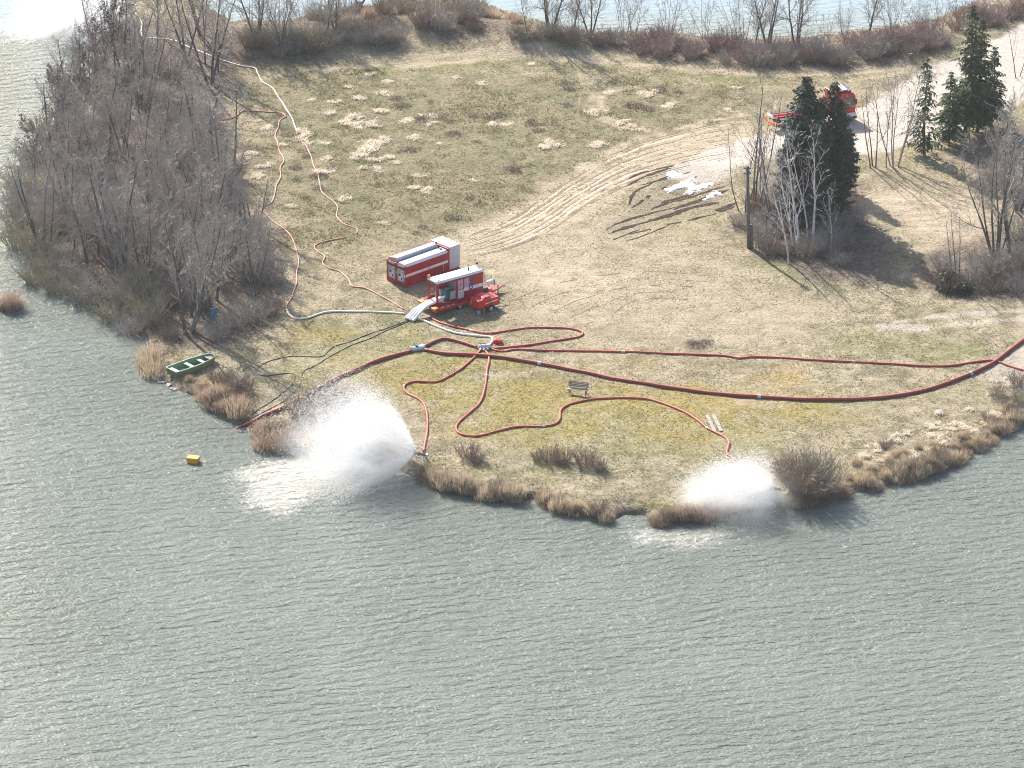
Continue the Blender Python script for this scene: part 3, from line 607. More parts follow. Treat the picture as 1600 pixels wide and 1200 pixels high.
def conifer(name, seed, h=9.0, rad=2.0, m='needle', base=0.12, whorls=26, per=7, dens=1.0, droop=0.35, column=False, gaps=0.0):
    r = random.Random(seed); t = MB(); c = MB(); tr = []
    for k in range(7): tr.append(Vector((math.sin(k * 1.3 + seed) * 0.05, math.cos(k * 1.7 + seed) * 0.05, -0.25 + (h + .25) * k / 6)))
    t.tube(tr, [0.15 * h / 9 * (1 - k / 6.3) for k in range(7)], 8, cap=False)
    for w_ in range(whorls):
        f = base + (1 - base) * (w_ + r.random() * .6) / whorls; z0 = h * f
        if column: Rr = rad * (0.55 + 0.45 * math.sin(PI * min(1, f * 1.1))) * (1 if f < .88 else (1 - f) / .14 + .15)
        else: Rr = rad * (1 - f) ** 0.85 + 0.12
        for b in range(per):
            if r.random() < gaps: continue
            a = 2 * PI * (b + r.random()) / per; L = Rr * (r.uniform(0.35, 1.25) if column else r.uniform(0.5, 1.2)); d = Vector((math.cos(a), math.sin(a), 0)); s1 = Vector((-d.y, d.x, 0))
            rise = (0.35 if column else 0.12)
            def P_(u): return Vector((0, 0, z0)) + d * (L * u) + Vector((0, 0, L * (rise * u - droop * u * u)))
            t.tube([P_(0), P_(.5), P_(1)], [0.03, 0.02, 0.01], 3, cap=False)
            ns = max(3, int(L * 6.5 * dens))
            for k in range(ns):
                u = (k + r.random()) / ns; u = 0.12 + 0.9 * u; q = P_(u); wd = (0.34 * (1.12 - u) * L + 0.16) * r.uniform(.6, 1.2)
                for sgn in (-1, 1):
                    e = q + s1 * (sgn * wd) + d * (wd * .55) + Vector((0, 0, -wd * r.uniform(.25, .75))) + rvec(r, .05)
                    mm = q.lerp(e, .5); pr = (d * r.uniform(.07, .14)) + Vector((0, 0, r.uniform(-.12, .03)))
                    i = len(c.v); c.v += [tuple(q), tuple(mm + pr), tuple(e), tuple(mm - pr)]; c.f += [(i, i + 1, i + 2, i + 3)]
                    i = len(c.v); hang = q.lerp(e, r.uniform(.3, .9)); o1 = rvec(r, .10); o1.z -= .16
                    c.v += [tuple(hang - s1 * .06), tuple(hang + s1 * .06 + d * .05), tuple(hang + o1)]; c.f += [(i, i + 1, i + 2)]
    root = thing(name, None, None); obj('trunk', t, M['bark'], root, smooth=True); obj('crown', c, M[m], root)
    return root
RN = random.Random(77)
def plant_at(root_or_mesh, first, name, px, py, sc, label, cat, group, szf=1.0, rz=None, sink=0.0):
    """puts the prototype itself at the first spot and copies of it (with its parts) at the others"""
    p = g(px, py); rz = RN.uniform(0, 2 * PI) if rz is None else rz
    loc = (p.x, p.y, gz(p.x, p.y) - sink if p.z > 0.02 else -0.05)
    if isinstance(root_or_mesh, bpy.types.Mesh):
        o = bpy.data.objects.new(name, root_or_mesh); COL.objects.link(o)
        o.location = loc; o.rotation_euler = (0, 0, rz); o.scale = (sc, sc, sc * szf); return tag(o, label, cat, group)
    if not first.get(root_or_mesh.name):
        first[root_or_mesh.name] = True; o = root_or_mesh
        o.location = loc; o.rotation_euler = (0, 0, rz); o.scale = (sc, sc, sc * szf); return tag(o, label, cat, group)
    return tree_copy(root_or_mesh, loc, rz, sc, label, cat, group, szf)
USED = {}
def zone(x, y, base, zones):
    for test, where in zones:
        if test(x, y): return base + ' ' + where
    return base
ZG = [(lambda x, y: y < 95, 'at the far end of the left grove by the white hose'), (lambda x, y: x > 320 and y < 260, 'on the meadow side of the left grove above the pale red hose'), (lambda x, y: x > 320 and y < 350, 'on the meadow side of the left grove above the hose bends'), (lambda x, y: x > 320 and y < 430, 'on the meadow side of the left grove at the hose bends'), (lambda x, y: x > 320, 'at the lower meadow corner of the left grove'),
      (lambda x, y: y > 430, 'at the boat end of the left grove'), (lambda x, y: x < 140, 'on the lake side of the left grove'), (lambda x, y: y < 230, 'in the upper middle of the left grove'), (lambda x, y: y < 330 and x < 230, 'in the heart of the left grove nearer the lake'), (lambda x, y: y < 330, 'in the heart of the left grove nearer the meadow'), (lambda x, y: x < 230, 'above the willows of the left grove'), (lambda x, y: True, 'above the sign in the left grove')]
ZT = [(lambda x, y: x < 1080, 'under the dark forked tree of the far bank'), (lambda x, y: x < 1220, 'on the far bank above the turning circle'), (lambda x, y: x < 1340, 'on the far bank above the dark conifers'), (lambda x, y: True, 'on the far bank between truck and tall spruces')]
ZM = [(lambda x, y: x < 480, 'where the far mound meets the left grove'), (lambda x, y: x < 620, 'below the stump on the far mound'), (lambda x, y: x < 770, 'on the middle of the far mound'), (lambda x, y: True, 'below the grey willows of the far mound')]
ZB = [(lambda x, y: x < 1200, 'beside the wooden pole'), (lambda x, y: y > 370, 'at the front foot of the birch clump'), (lambda x, y: x > 1280, 'below the dark conifers on the right'), (lambda x, y: True, 'in the middle of the birch clump')]
ZR = [(lambda x, y: x < 1400, 'next to the large brown bush'), (lambda x, y: x < 1500, 'in the middle of the right hand bank'), (lambda x, y: True, 'at the far right end of the bank')]
ZS = [(lambda x, y: x < 500, 'beside the pale red hoses'), (lambda x, y: x < 640 and y < 160, 'at the top left of the upper meadow'), (lambda x, y: x < 620, 'in the cluster left of the meadow centre'), (lambda x, y: x < 720, 'above the hose container'), (lambda x, y: x < 880, 'in the middle of the upper meadow'), (lambda x, y: True, 'near the curved wheel tracks')]
def hpx(py, npx): return npx / (px_scale(py) * 0.92)       # metres tall for a height in pixels

# ---- left grove
gt = [bare_tree('bare_tree', 100 + k, 8.0, 1 + (k % 3 == 1) * 2, dens=1.1, spread=0.3, rad=0.125, narrow=0.9) for k in range(5)]
gl = [bare_tree('bare_tree', 130 + k, 8.0, 1 + 2 * k, dens=1.05, spread=0.32, rad=0.10, leaves=900) for k in range(2)]
GROVE = [(70, 415), (48, 370), (50, 300), (100, 190), (160, 80), (215, 30), (320, 30), (372, 78), (345, 130), (335, 200), (370, 290), (400, 380), (420, 450), (370, 490), (300, 500), (240, 500), (190, 470), (130, 440)]
def in_poly(x, y, P): return bool(inside(np.array([float(x)]), np.array([float(y)]), P)[0])
spots = []; tries = 0
while len(spots) < 80 and tries < 6000:
    tries += 1; x, y = RN.uniform(45, 430), RN.uniform(20, 500)
    if 200 < x < 345 and y < 22 + (x - 200) * .55 + 95 and RN.random() < .72: continue
    if in_poly(x, y, GROVE) and all((x - a) ** 2 + ((y - b) * 1.6) ** 2 < 1e9 and (x - a) ** 2 + ((y - b) * 2.0) ** 2 > 23 ** 2 for a, b in spots): spots.append((x, y))
GL = 'bare grey tree crowded in the dense grove on the left shore'
for i, (x, y) in enumerate(spots):
    if x < 190 and y < 330 and RN.random() < 0.6: pr, lab, gr_ = gl[i % 2], ('bare tree with withered leaf tufts on the upper lakeward edge of the grove' if y < 200 else 'bare tree with withered leaf tufts on the lower lakeward edge of the grove'), 'leaf tufted trees at the lakeward edge of the grove'
    else: pr, lab, gr_ = gt[i % 5], zone(x, y, 'bare grey tree', ZG), 'bare trees of the left grove'
    edge_ = 0.78 if (x > 340 and y > 230) else 1.0
    plant_at(pr, USED, 'bare_tree', x, y, RN.uniform(0.85, 1.3) * edge_, lab, 'tree', gr_)
for x, y in ((120, 178), (142, 152), (108, 205), (132, 192), (92, 236), (150, 120), (165, 100)):
    plant_at(gl[RN.randrange(2)], USED, 'bare_tree', x, y, RN.uniform(.75, 1.0), 'bare tree with leaf tufts on the upper lakeward bank', 'tree', 'leaf tufted trees on the upper lakeward bank')
# tall dark trunks that stand out
for (x, y, h_, lab) in ((245, 55, 110, 'tall straight dark bare tree at the top of the grove by the white hose'), (290, 88, 120, 'slim bare tree leaning over the white hose at the back of the grove'),
                        (199, 130, 130, 'bare tree with paired upright trunks in the upper grove'), (295, 520, 190, 'tall bare tree behind the green boat at the lower grove edge'),
                        (190, 440, 200, 'tall bare tree at the waterside where the overhanging willows begin'), (350, 330, 170, 'tall forked bare tree on the meadow edge of the grove')):
    plant_at(gt[RN.randrange(5)], USED, 'bare_tree', x, y, hpx(y, h_) / 7.6, lab, 'tree', None)
# undergrowth
sh_g = [shrub('undergrowth_shrub', 200 + k, 2.0, 2.6, 80, 'twig', 5) for k in range(2)]
sh_b = [shrub('brown_shrub', 210 + k, 1.7, 2.2, 80, 'twig_brown', 5) for k in range(2)]
sh_r = [shrub('reddish_shrub', 220 + k, 1.9, 2.4, 90, 'twig_red', 5) for k in range(3)]
sh_o = [shrub('willow_shrub', 230 + k, 2.0, 2.6, 90, 'twig_olive', 5, droop=0.06) for k in range(2)]
n_u = 0
while n_u < 84:
    x, y = RN.uniform(60, 440), RN.uniform(60, 535)
    if 200 < x < 400 and y < 22 + (x - 200) * .5 + 60: continue
    if in_poly(x, y, GROVE) or in_poly(x, y, [(330, 240), (395, 300), (440, 440), (430, 500), (330, 540), (250, 540), (300, 470)]):
        n_u += 1; plant_at((sh_g + sh_b)[n_u % 4], USED, 'undergrowth_shrub', x, y, RN.uniform(0.8, 1.35), zone(x, y, 'low leafless shrub', ZG), 'shrub', 'undergrowth of the left grove')
for k, (x, y, s_) in enumerate(((45, 345, 1.5), (60, 400, 1.6), (35, 300, 1.4), (105, 445, 1.5), (75, 430, 1.3), (55, 440, 1.0), (135, 470, 1.4), (175, 495, 1.2), (32, 385, 1.4), (200, 520, 1.0), (50, 255, 1.2), (120, 465, 1.1), (28, 350, 1.2), (90, 455, 1.0), (70, 215, 1.2), (25, 320, 1.2))):
    plant_at(sh_o[k % 2] if k % 3 else sh_g[0], USED, 'waterside_shrub', x, y, s_, ('grey olive willow shrub over the water left of the yellowish bushes' if y > 425 else 'grey olive willow shrub over the water at the far left of the grove'), 'shrub', 'willow shrubs over the water at the left', rz=RN.uniform(0, 6))
for k, (x, y, s_) in enumerate(((215, 455, 1.4), (222, 480, 1.3), (235, 505, 1.2))):
    plant_at(sh_o[k % 2], USED, 'yellowish_willow', x, y, s_, 'yellowish budding willow bush at the waterside of the grove', 'shrub', 'yellowish willow bushes', szf=1.2)
# ---- reeds and shore shrubs
rd_t = [blades('reed_clump', 300 + k, 1.6, 1.8, 420, 'reed', 0.16, 0.018) for k in range(2)]
rd_r = [blades('reed_clump', 310 + k, 1.4, 2.0, 420, 'reed_red', 0.22, 0.018) for k in range(2)]
rd_d = [blades('sedge_clump', 320 + k, 1.0, 1.8, 380, 'reed_dark', 0.4, 0.018) for k in range(2)]
for k, (x, y, s_) in enumerate(((236, 575, 1.3), (234, 562, 1.2), (238, 588, 1.0))):
    plant_at(rd_t[k % 2], USED, 'reed_clump', x, y, s_, 'upright pale reeds at the water edge left of the green boat', 'reeds', 'pale reeds left of the boat', sink=.1)
for k in range(22):
    t = RN.random(); x = 298 + 74 * t + RN.uniform(-6, 16); y = 606 + 45 * t + RN.uniform(-14, 4)
    plant_at((rd_r + rd_t[:1])[k % 3], USED, 'reed_clump', x, y, RN.uniform(.75, 1.1) * (.6 if t < .3 else 1), 'rusty brown reeds on the bank between green boat and large hose', 'reeds', 'rusty reeds below the boat')
for k, (x, y, s_) in enumerate(((365, 610, 1.0), (385, 612, .85), (345, 600, .9), (372, 622, .9))):
    plant_at(sh_b[k % 2], USED, 'brown_shrub', x, y, s_, 'dark brown shrub on the grass right of the green boat', 'shrub', 'brown shrubs right of the boat')
for k in range(9):
    x, y = RN.uniform(412, 475), RN.uniform(672, 702)
    plant_at((rd_r + rd_d)[k % 4], USED, 'reed_clump', x, y, RN.uniform(.9, 1.3), 'rusty reeds at the shore beneath the left spray', 'reeds', 'reeds under the left spray')
for k, (x, y, s_) in enumerate(((470, 650, 1.1), (500, 640, 1.2), (530, 640, 1.0), (505, 690, 1.0), (560, 690, 1.0), (590, 705, 0.9))):
    plant_at(sh_o[k % 2] if k < 3 else sh_b[k % 2], USED, 'misty_shrub', x, y, s_, 'leafless shrub half hidden in the mist of the left spray', 'shrub', 'shrubs in the left spray')
def along(pxs, n, jx, jy):
    out = []; L = [math.hypot(pxs[i + 1][0] - pxs[i][0], pxs[i + 1][1] - pxs[i][1]) for i in range(len(pxs) - 1)]; T = sum(L)
    for k in range(n):
        d = T * (k + RN.random()) / n; i = 0
        while i < len(L) - 1 and d > L[i]: d -= L[i]; i += 1
        f = d / L[i]; out.append((pxs[i][0] + (pxs[i + 1][0] - pxs[i][0]) * f + RN.uniform(-jx, jx), pxs[i][1] + (pxs[i + 1][1] - pxs[i][1]) * f + RN.uniform(-jy, jy)))
    return out
for k, (x, y) in enumerate(along([(658, 745), (700, 760), (760, 772), (815, 780)], 24, 8, 8)):
    plant_at((rd_d + rd_t)[k % 4], USED, 'sedge_clump', x, y, RN.uniform(.4, 1.1), 'tan and brown sedge along the shore right of the left nozzle', 'sedge', 'sedge right of the left nozzle')
for k, (x, y) in enumerate(along([(845, 785), (900, 800), (955, 806)], 20, 6, 7)):
    plant_at((rd_d + rd_t[:1])[k % 3], USED, 'sedge_clump', x, y, RN.uniform(.3, .95), 'brown sedge on the middle stretch of the lake bank', 'sedge', 'sedge on the middle bank')
for k, (x, y) in enumerate(along([(1018, 812), (1060, 808), (1110, 804), (1150, 800)], 17, 5, 5)):
    plant_at((rd_d + rd_r)[k % 4], USED, 'sedge_clump', x, y, RN.uniform(.65, 1.0), 'dark rusty sedge tuft at the shore beneath the right spray', 'sedge', 'sedge under the right spray')
for k, (x, y, s_) in enumerate(((730, 715, .8), (745, 722, .6), (860, 722, .8), (880, 722, .75), (915, 728, .85), (935, 735, .7), (840, 718, .5))):
    plant_at(sh_b[k % 2], USED, 'brown_shrub', x, y, s_, 'low dark brown dead shrub on the grass above the middle bank', 'shrub', 'dead shrubs above the middle bank')
for k, (x, y, s_) in enumerate(((690, 752, .55), (722, 760, .5), (775, 768, .6), (872, 786, .5), (935, 800, .6), (1040, 806, .5))):
    plant_at(sh_b[k % 2], USED, 'brown_shrub', x, y, s_, 'dark brown scrub among the sedge of the near bank', 'shrub', 'dark scrub in the near sedge')
big_b = shrub('large_brown_shrub', 240, 3.2, 5.2, 240, 'twig_brown', 6); big_o = shrub('large_olive_shrub', 241, 3.0, 4.4, 200, 'twig_olive', 6)
plant_at(big_b, USED, 'large_brown_shrub', 1268, 770, 1.0, 'large rounded brown bush on the shore right of the right spray', 'shrub', None)
plant_at(big_o, USED, 'olive_shrub', 1258, 764, 1.08, 'olive upright shrub behind the large brown shoreline bush', 'shrub', None)
for k, (x, y) in enumerate(along([(1235, 788), (1290, 778), (1330, 768)], 10, 6, 4)):
    plant_at((rd_d)[k % 2], USED, 'sedge_clump', x, y, RN.uniform(.6, 1), 'sedge at the foot of the large brown shoreline bush', 'sedge', 'sedge below the large bush')
for k, (x, y) in enumerate(along([(1340, 758), (1400, 745), (1460, 730), (1520, 700), (1600, 652)], 46, 10, 11)):
    plant_at((rd_d[:1] + rd_t + rd_r[:1])[k % 4], USED, 'sedge_clump', x, y, RN.uniform(.3, .85), zone(x, y, 'tan reed and sedge tuft', ZR), 'sedge', 'reeds along the right bank')
for k, (x, y) in enumerate(along([(1335, 742), (1420, 716), (1500, 690), (1590, 640)], 34, 12, 17)):
    plant_at((rd_t + rd_d[:1])[k % 3], USED, 'dry_grass_tuft', x, y, RN.uniform(.28, .55), zone(x, y, 'low pale dry grass tuft', ZR), 'grass clump', 'pale dry grass on the right bank')
for k, (x, y, s_) in enumerate(((1455, 725, .95), (1470, 715, .9), (1430, 730, .8), (1400, 735, .8), (1385, 700, .7), (1580, 645, 1.0), (1600, 630, 1.1), (1560, 620, .9), (1590, 600, 1.0), (1545, 660, .8))):
    plant_at((sh_b + sh_o)[k % 4], USED, 'bank_shrub', x, y, s_ * .72, 'low twiggy shrub among the reeds of the right hand bank', 'shrub', 'shrubs on the right bank')
isl = blades('reed_island', 330, 2.2, 2.0, 700, 'reed_red', 0.22, 0.02, (0.38, 0.1))
p = unproj(14, 482, 0.0); o = obj('reed_island', isl, None); o.location = (p[0], p[1], -0.02); tag(o, 'leaning pinkish reed tuft alone in the open water at the left', 'reeds')

# ---- bleached straw clumps and dead weeds in the upper meadow
def straw_mesh(seed):
    r = random.Random(seed); c = MB()
    for _ in range(r.randint(6, 10)):
        cx, cy = max(-.6, min(.6, r.gauss(0, .34))), max(-.45, min(.45, r.gauss(0, .24))); aw = r.uniform(0, 6.28)
        for s_ in range(r.randint(22, 40)):
            x, y = cx + r.gauss(0, .15), cy + r.gauss(0, .13); a = aw + r.gauss(0, 1.0); L = r.uniform(.18, .5); z = L * r.uniform(.08, .5); w_ = .024; th = r.uniform(0, 3.14); i = len(c.v)
            wx_, wy_ = math.cos(th) * w_, math.sin(th) * w_; ex, ey = x + math.cos(a) * L * .8, y + math.sin(a) * L * .8
            c.v += [(x - wx_, y - wy_, -.03), (x + wx_, y + wy_, -.03), ((x + ex) / 2 + wx_, (y + ey) / 2 + wy_, z), ((x + ex) / 2 - wx_, (y + ey) / 2 - wy_, z), (ex, ey, z * r.uniform(.2, .9))]
            c.f += [(i, i + 1, i + 2, i + 3), (i + 3, i + 2, i + 4)]
    return c.mesh('straw_clump', M['straw'])
st_m = [straw_mesh(340 + k) for k in range(6)]
we_m = [blades('dead_weed_patch', 350 + k, 0.5, 1.1, 150, 'weed', 0.35, 0.016) for k in range(3)]
for k, (x, y) in enumerate(along([(1345, 735), (1420, 700), (1490, 670), (1580, 620)], 40, 22, 34)):
    plant_at(st_m[k % 6], USED, 'straw_tussock', x, y, RN.uniform(.6, 1.1), zone(x, y, 'matted pale straw tussock', ZR), 'grass clump', 'straw tussocks on the right bank', szf=1.3)
straw_px = [(475, 215, 1.4), (468, 208, 1.2), (480, 224, 1.1), (510, 225, .9), (585, 226, 1.6), (572, 233, 1.7), (600, 222, 1.3), (560, 240, 1.3), (550, 248, 1.0), (582, 196, 1.5), (556, 184, 1.5), (545, 192, 1.3), (560, 196, 1.2), (592, 172, 1.2), (640, 190, 1.3),
    (634, 190, .9), (644, 216, 1.2), (672, 182, 1.1), (675, 193, .8), (560, 152, 1.1), (548, 136, 1.0), (600, 146, 1.2), (605, 128, 1.0), (577, 116, .8), (520, 160, 1.0), (522, 177, 1.0), (488, 158, .9), (512, 248, 1.0), (500, 268, 1.1), (510, 268, 1.0),
    (585, 250, 1.1), (610, 248, .9), (570, 262, 1.0), (590, 264, 1.0), (620, 255, .8), (655, 275, .9), (665, 298, 1.1), (642, 293, .9), (690, 225, .7), (740, 283, .8), (768, 195, 1.0), (790, 195, .9), (860, 225, 1.3), (852, 228, 1.0), (940, 226, 1.3), (930, 230, .9),
    (1042, 168, 1.2), (1048, 162, .8), (1012, 146, 1.3), (1018, 150, 1.0), (1135, 172, 1.0), (1152, 138, .8), (950, 146, 1.1), (925, 178, 1.0), (975, 190, 1.0), (985, 198, .8), (715, 122, .9), (752, 132, 1.0), (830, 100, .8), (415, 200, 1.0), (412, 260, 1.1), (410, 275, 1.1), (400, 190, .9), (535, 312, 1.2), (455, 322, .9), (602, 350, .7), (395, 240, 1.0), (440, 225, .8)]
for k, (x, y, s_) in enumerate(straw_px):
    plant_at(st_m[k % 6], USED, 'straw_clump', x, y, s_ * 1.05, zone(x, y, 'bleached clump of dry grass', ZS), 'grass clump', 'bleached grass clumps on the upper meadow')
weed_px = [(622, 155), (628, 166), (672, 180), (656, 188), (690, 184), (590, 170), (704, 190), (740, 182), (765, 185), (780, 180), (840, 205), (850, 195), (830, 195), (885, 130), (890, 140), (885, 165), (830, 190), (1010, 170), (990, 165), (1060, 145), (1030, 140), (960, 128),
    (500, 275), (462, 262), (463, 282), (478, 310), (498, 295), (590, 290), (735, 310), (750, 320), (705, 340), (660, 355), (650, 365), (640, 235), (810, 270), (800, 265), (745, 222), (710, 210), (1090, 540), (1105, 535), (1080, 535), (805, 265), (670, 400), (480, 245)]
for k, (x, y) in enumerate(weed_px):
    plant_at(we_m[k % 3], USED, 'dead_weed_patch', x, y, RN.uniform(.8, 1.5), zone(x, y, 'dark dead weed patch', ZS), 'weeds', 'dark dead weeds in the meadow', szf=.55)

# ---- far bank, along the top of the picture
thin_t = [bare_tree('bare_tree', 160 + k, 7.0, 5 + k, bark='twig_pale', twig='twig_pale', dens=0.8, spread=0.35 + .1 * k, rad=0.05) for k in range(2)]
for (x, y, h_, lab) in ((440, 78, 110, 'many stemmed bare tree at the left end of the far bank with long shadow'), (555, 24, 60, 'thick dark willow trunk tree beside a stump on the far bank'), (860, 52, 90, 'spreading grey willow on the far bank beside the gap to open water'),
        (900, 52, 70, 'smaller grey willow right of the spreading willow on the far bank'), (1045, 58, 85, 'dark forked bare tree rising from reddish shrubs on the far bank'), (990, 55, 75, 'pale thin bare tree left of the dark forked tree'),
        (1160, 78, 100, 'thin upright bare tree among reddish shrubs in the middle of the far bank'), (1245, 72, 95, 'fan shaped pale bare tree on the far bank'), (1200, 70, 90, 'pale many stemmed bare tree left of the fan shaped one'), (1395, 40, 70, 'dark bare tree on the far bank behind the parked truck'),
        (1470, 45, 60, 'slim bare tree by the far lake beside the tall spruces'), (1440, 50, 55, 'short bare sapling by the far lake left of the tall spruces'), (400, 60, 90, 'slender bare tree where grove and far bank meet'), (505, 50, 60, 'grey bare tree on the mound at the far bank'),
        (1320, 60, 55, 'small bare tree poking from the densest reddish shrubs'), (1100, 60, 70, 'pale thin bare tree right of the dark forked tree')):
    plant_at((thin_t + gt[:2])[RN.randrange(4)], USED, 'bare_tree', x, y, hpx(y, h_) / 6.6, lab, 'tree', None)
for k, (x, y) in enumerate(along([(975, 64), (1100, 74), (1250, 76), (1350, 66), (1480, 46)], 13, 22, 8)):
    plant_at((thin_t * 2 + gt[:1])[k % 5], USED, 'bare_tree', x, y, RN.uniform(.45, 1.05), zone(x, y, 'pale thin bare tree', ZT), 'tree', 'bare trees in the reddish thicket')
for k, (x, y) in enumerate(along([(385, 66), (450, 60), (520, 50)], 9, 14, 9) + along([(820, 50), (930, 58)], 5, 6, 5)):
    plant_at((thin_t + gt[:3])[k % 5], USED, 'bare_tree', x, y, RN.uniform(.5, .9), zone(x, y, 'grey bare tree in scrub', ZM), 'tree', 'bare trees in the far scrub')
for k, (x, y) in enumerate(along([(985, 72), (1060, 78), (1150, 88), (1250, 92), (1340, 88), (1420, 75), (1480, 60)], 62, 10, 13)):
    plant_at(sh_r[k % 3] if RN.random() < .75 else sh_g[k % 2], USED, 'reddish_shrub', x, y, RN.uniform(.5, 1.3), zone(x, y, 'reddish leafless shrub', ZT), 'shrub', 'reddish thicket on the far bank')
for k, (x, y) in enumerate(along([(385, 80), (450, 78), (540, 62), (620, 55)], 38, 10, 12) + along([(480, 38), (560, 28), (660, 18), (760, 20)], 22, 10, 6) + along([(640, 45), (760, 38)], 8, 10, 9) + along([(800, 52), (870, 60), (960, 68)], 16, 8, 7)):
    plant_at((sh_b + sh_g + sh_o[:1])[k % 5], USED, 'mound_shrub', x, y, RN.uniform(.4, 1.15), zone(x, y, 'brown grey scrub bush', ZM), 'shrub', 'scrub on the far mound')
for k, (x, y) in enumerate(along([(540, 36), (660, 30), (770, 32), (830, 40)], 16, 10, 5)):
    plant_at((rd_t + rd_r)[k % 4], USED, 'reed_clump', x, y, RN.uniform(.6, .9), 'tan grass tuft on top of the far mound', 'reeds', 'tan tufts on the far mound')
for k, (x, y) in enumerate(along([(1490, 40), (1560, 30), (1620, 15)], 12, 10, 10)):
    plant_at((sh_r + sh_b)[k % 5], USED, 'reddish_shrub', x, y, RN.uniform(.7, 1.1), 'shrub behind the gravel road in the far right corner', 'shrub', 'shrubs behind the road')
p = g(561, 22); sm = MB(); sm.tube([(0, 0, -.2), (0, 0, .6), (.05, 0, 1.25)], [.55, .42, .38], 9); sm.tube([(.2, 0, .9), (.6, .05, 1.5)], [.16, .10], 6); sm.tube([(-.2, 0, 1.0), (-.35, .05, 1.7)], [.18, .08], 6)
o = obj('tree_stump', sm, M['bark'], smooth=True); o.location = (p.x, p.y, gz(p.x, p.y)); tag(o, 'black broken tree stump against the water on the far bank', 'stump')

# ---- middle right clump: dark conifers, birches, undergrowth
dc1 = conifer('dark_conifer', 400, 10.2, 1.6, 'needle_dark', 0.06, 40, 9, 1.1, 0.12, True, 0.28)
dc2 = conifer('dark_conifer', 401, 8.0, 1.2, 'needle_dark', 0.05, 34, 8, 1.05, 0.12, True, 0.36)
sp1 = conifer('spruce_tree', 402, 13.0, 3.3, 'needle', 0.14, 27, 8, 0.95, 0.36, False, 0.36)
sp2 = conifer('spruce_tree', 403, 9.0, 2.7, 'needle', 0.12, 22, 7, 0.95, 0.38, False, 0.34)
sp3 = conifer('young_spruce', 404, 8.0, 1.7, 'needle', 0.10, 22, 6, 0.7, 0.2, False, 0.4)
for pr, x, y, s_, lab in ((dc1, 1256, 335, 1.34, 'tallest dark columnar conifer hiding the middle of the red truck'), (dc2, 1299, 332, 1.62, 'looser dark conifer right of the tallest one with truck cab behind'), (dc2, 1325, 300, 0.8, 'small dark conifer bush at the right side of the dark conifer clump'),
        (dc1, 1240, 352, 0.92, 'shorter dark conifer in front of the tallest columnar one'), (dc2, 1278, 358, 1.35, 'dark low conifer at the foot of the columnar conifers'), (dc1, 1228, 345, .8, 'lowest dark conifer at the left flank of the dark clump'), (dc2, 1276, 338, 1.42, 'ragged dark conifer wedged between the two tallest columnar ones'), (dc1, 1312, 345, 0.95, 'dark conifer filling the right flank of the birch clump'),
        (sp1, 1512, 214, 1.06, 'tallest green spruce beside the gravel road'), (sp1, 1528, 207, .92, 'second trunk of the tall spruce pair beside the gravel road'), (sp2, 1482, 228, 0.86, 'shorter broad spruce left of the tall spruce pair'), (sp2, 1550, 200, 0.95, 'spruce right of the tall pair against the pale road'),
        (sp3, 1443, 243, 1.26, 'thin light green young spruce standing apart on the left')):
    plant_at(pr, USED, pr.name, x, y, s_, lab, 'conifer', None)
bi = [bare_tree('birch_tree', 420 + k, 8.0, 1, 'birch', 'birch', dens=0.55, spread=0.3, rad=0.085, narrow=0.8) for k in range(3)]
birch_px = [(1232, 412, 170, -.14, 'birch whose white trunk leans left at the front of the clump'), (1242, 395, 165, -.12, 'slender white birch second from the front of the clump'), (1248, 380, 185, -.10, 'tall white birch left of the dark conifers'), (1262, 372, 165, -.12, 'white birch leaning left against the dark conifers'),
    (1272, 385, 175, .06, 'brightest white birch standing before the dark conifers'), (1246, 400, 110, 0, 'thin pale birch sapling inside the birch clump'), (1298, 395, 100, .05, 'grey young birch at the right edge of the clump'), (1282, 340, 110, .04, 'white birch with branches spread to the right before the conifers'),
    (1200, 330, 190, -.05, 'tall thin birch at the left rim of the clump behind the pole')]
for k, (x, y, hp, ln, lab) in enumerate(birch_px):
    o = plant_at(bi[k % 3], USED, 'birch_tree', x, y, hpx(y, hp) / 7.4, lab, 'tree', None); o.rotation_euler = (0.0, ln, RN.uniform(-.4, .4))
sap = [bare_tree('bare_sapling', 430 + k, 7.0, 1 + k, 'bark', 'twig', dens=0.45, spread=0.25, rad=0.055, narrow=0.8) for k in range(3)]
sap_px = [(1165, 340, 180, 'slim dark sapling just left of the wooden pole'), (1160, 330, 130, 'dark leaning sapling behind the wooden pole'), (1180, 320, 200, 'tall thin sapling rising past the rear of the truck'), (1188, 300, 150, 'thin grey sapling in front of the truck rear'), (1205, 390, 110, 'small sapling right of the wooden pole'), (1365, 262, 140, 'bent bare sapling on the near side of the gravel road'), (1385, 262, 150, 'thin bare sapling right of the bent one by the road'), (1398, 260, 160, 'pale many stemmed tree in front of the young spruce'), (1207, 348, 170, 'grey bare tree hiding the rear of the truck'), (1222, 356, 160, 'bare tree at the left foot of the dark conifers'), (1590, 120, 90, 'thin bare sapling on the road at the right end'), (1495, 440, 130, 'dark thin bare tree above the evergreen bush at the right')]
for k, (x, y, hp, lab) in enumerate(sap_px):
    plant_at(sap[k % 3] if k != 7 else thin_t[0], USED, 'bare_sapling', x, y, hpx(y, hp) / 6.5, lab, 'tree', None)
for k in range(46):
    x, y = RN.uniform(1150, 1340), RN.uniform(310, 415)
    if in_poly(x, y, [(1145, 350), (1190, 300), (1330, 300), (1345, 350), (1330, 415), (1250, 420), (1170, 395)]):
        plant_at((sh_b + sh_g)[k % 4], USED, 'undergrowth_shrub', x, y, RN.uniform(.6, 1.1), zone(x, y, 'brown twiggy undergrowth shrub', ZB), 'shrub', 'undergrowth of the birch clump')
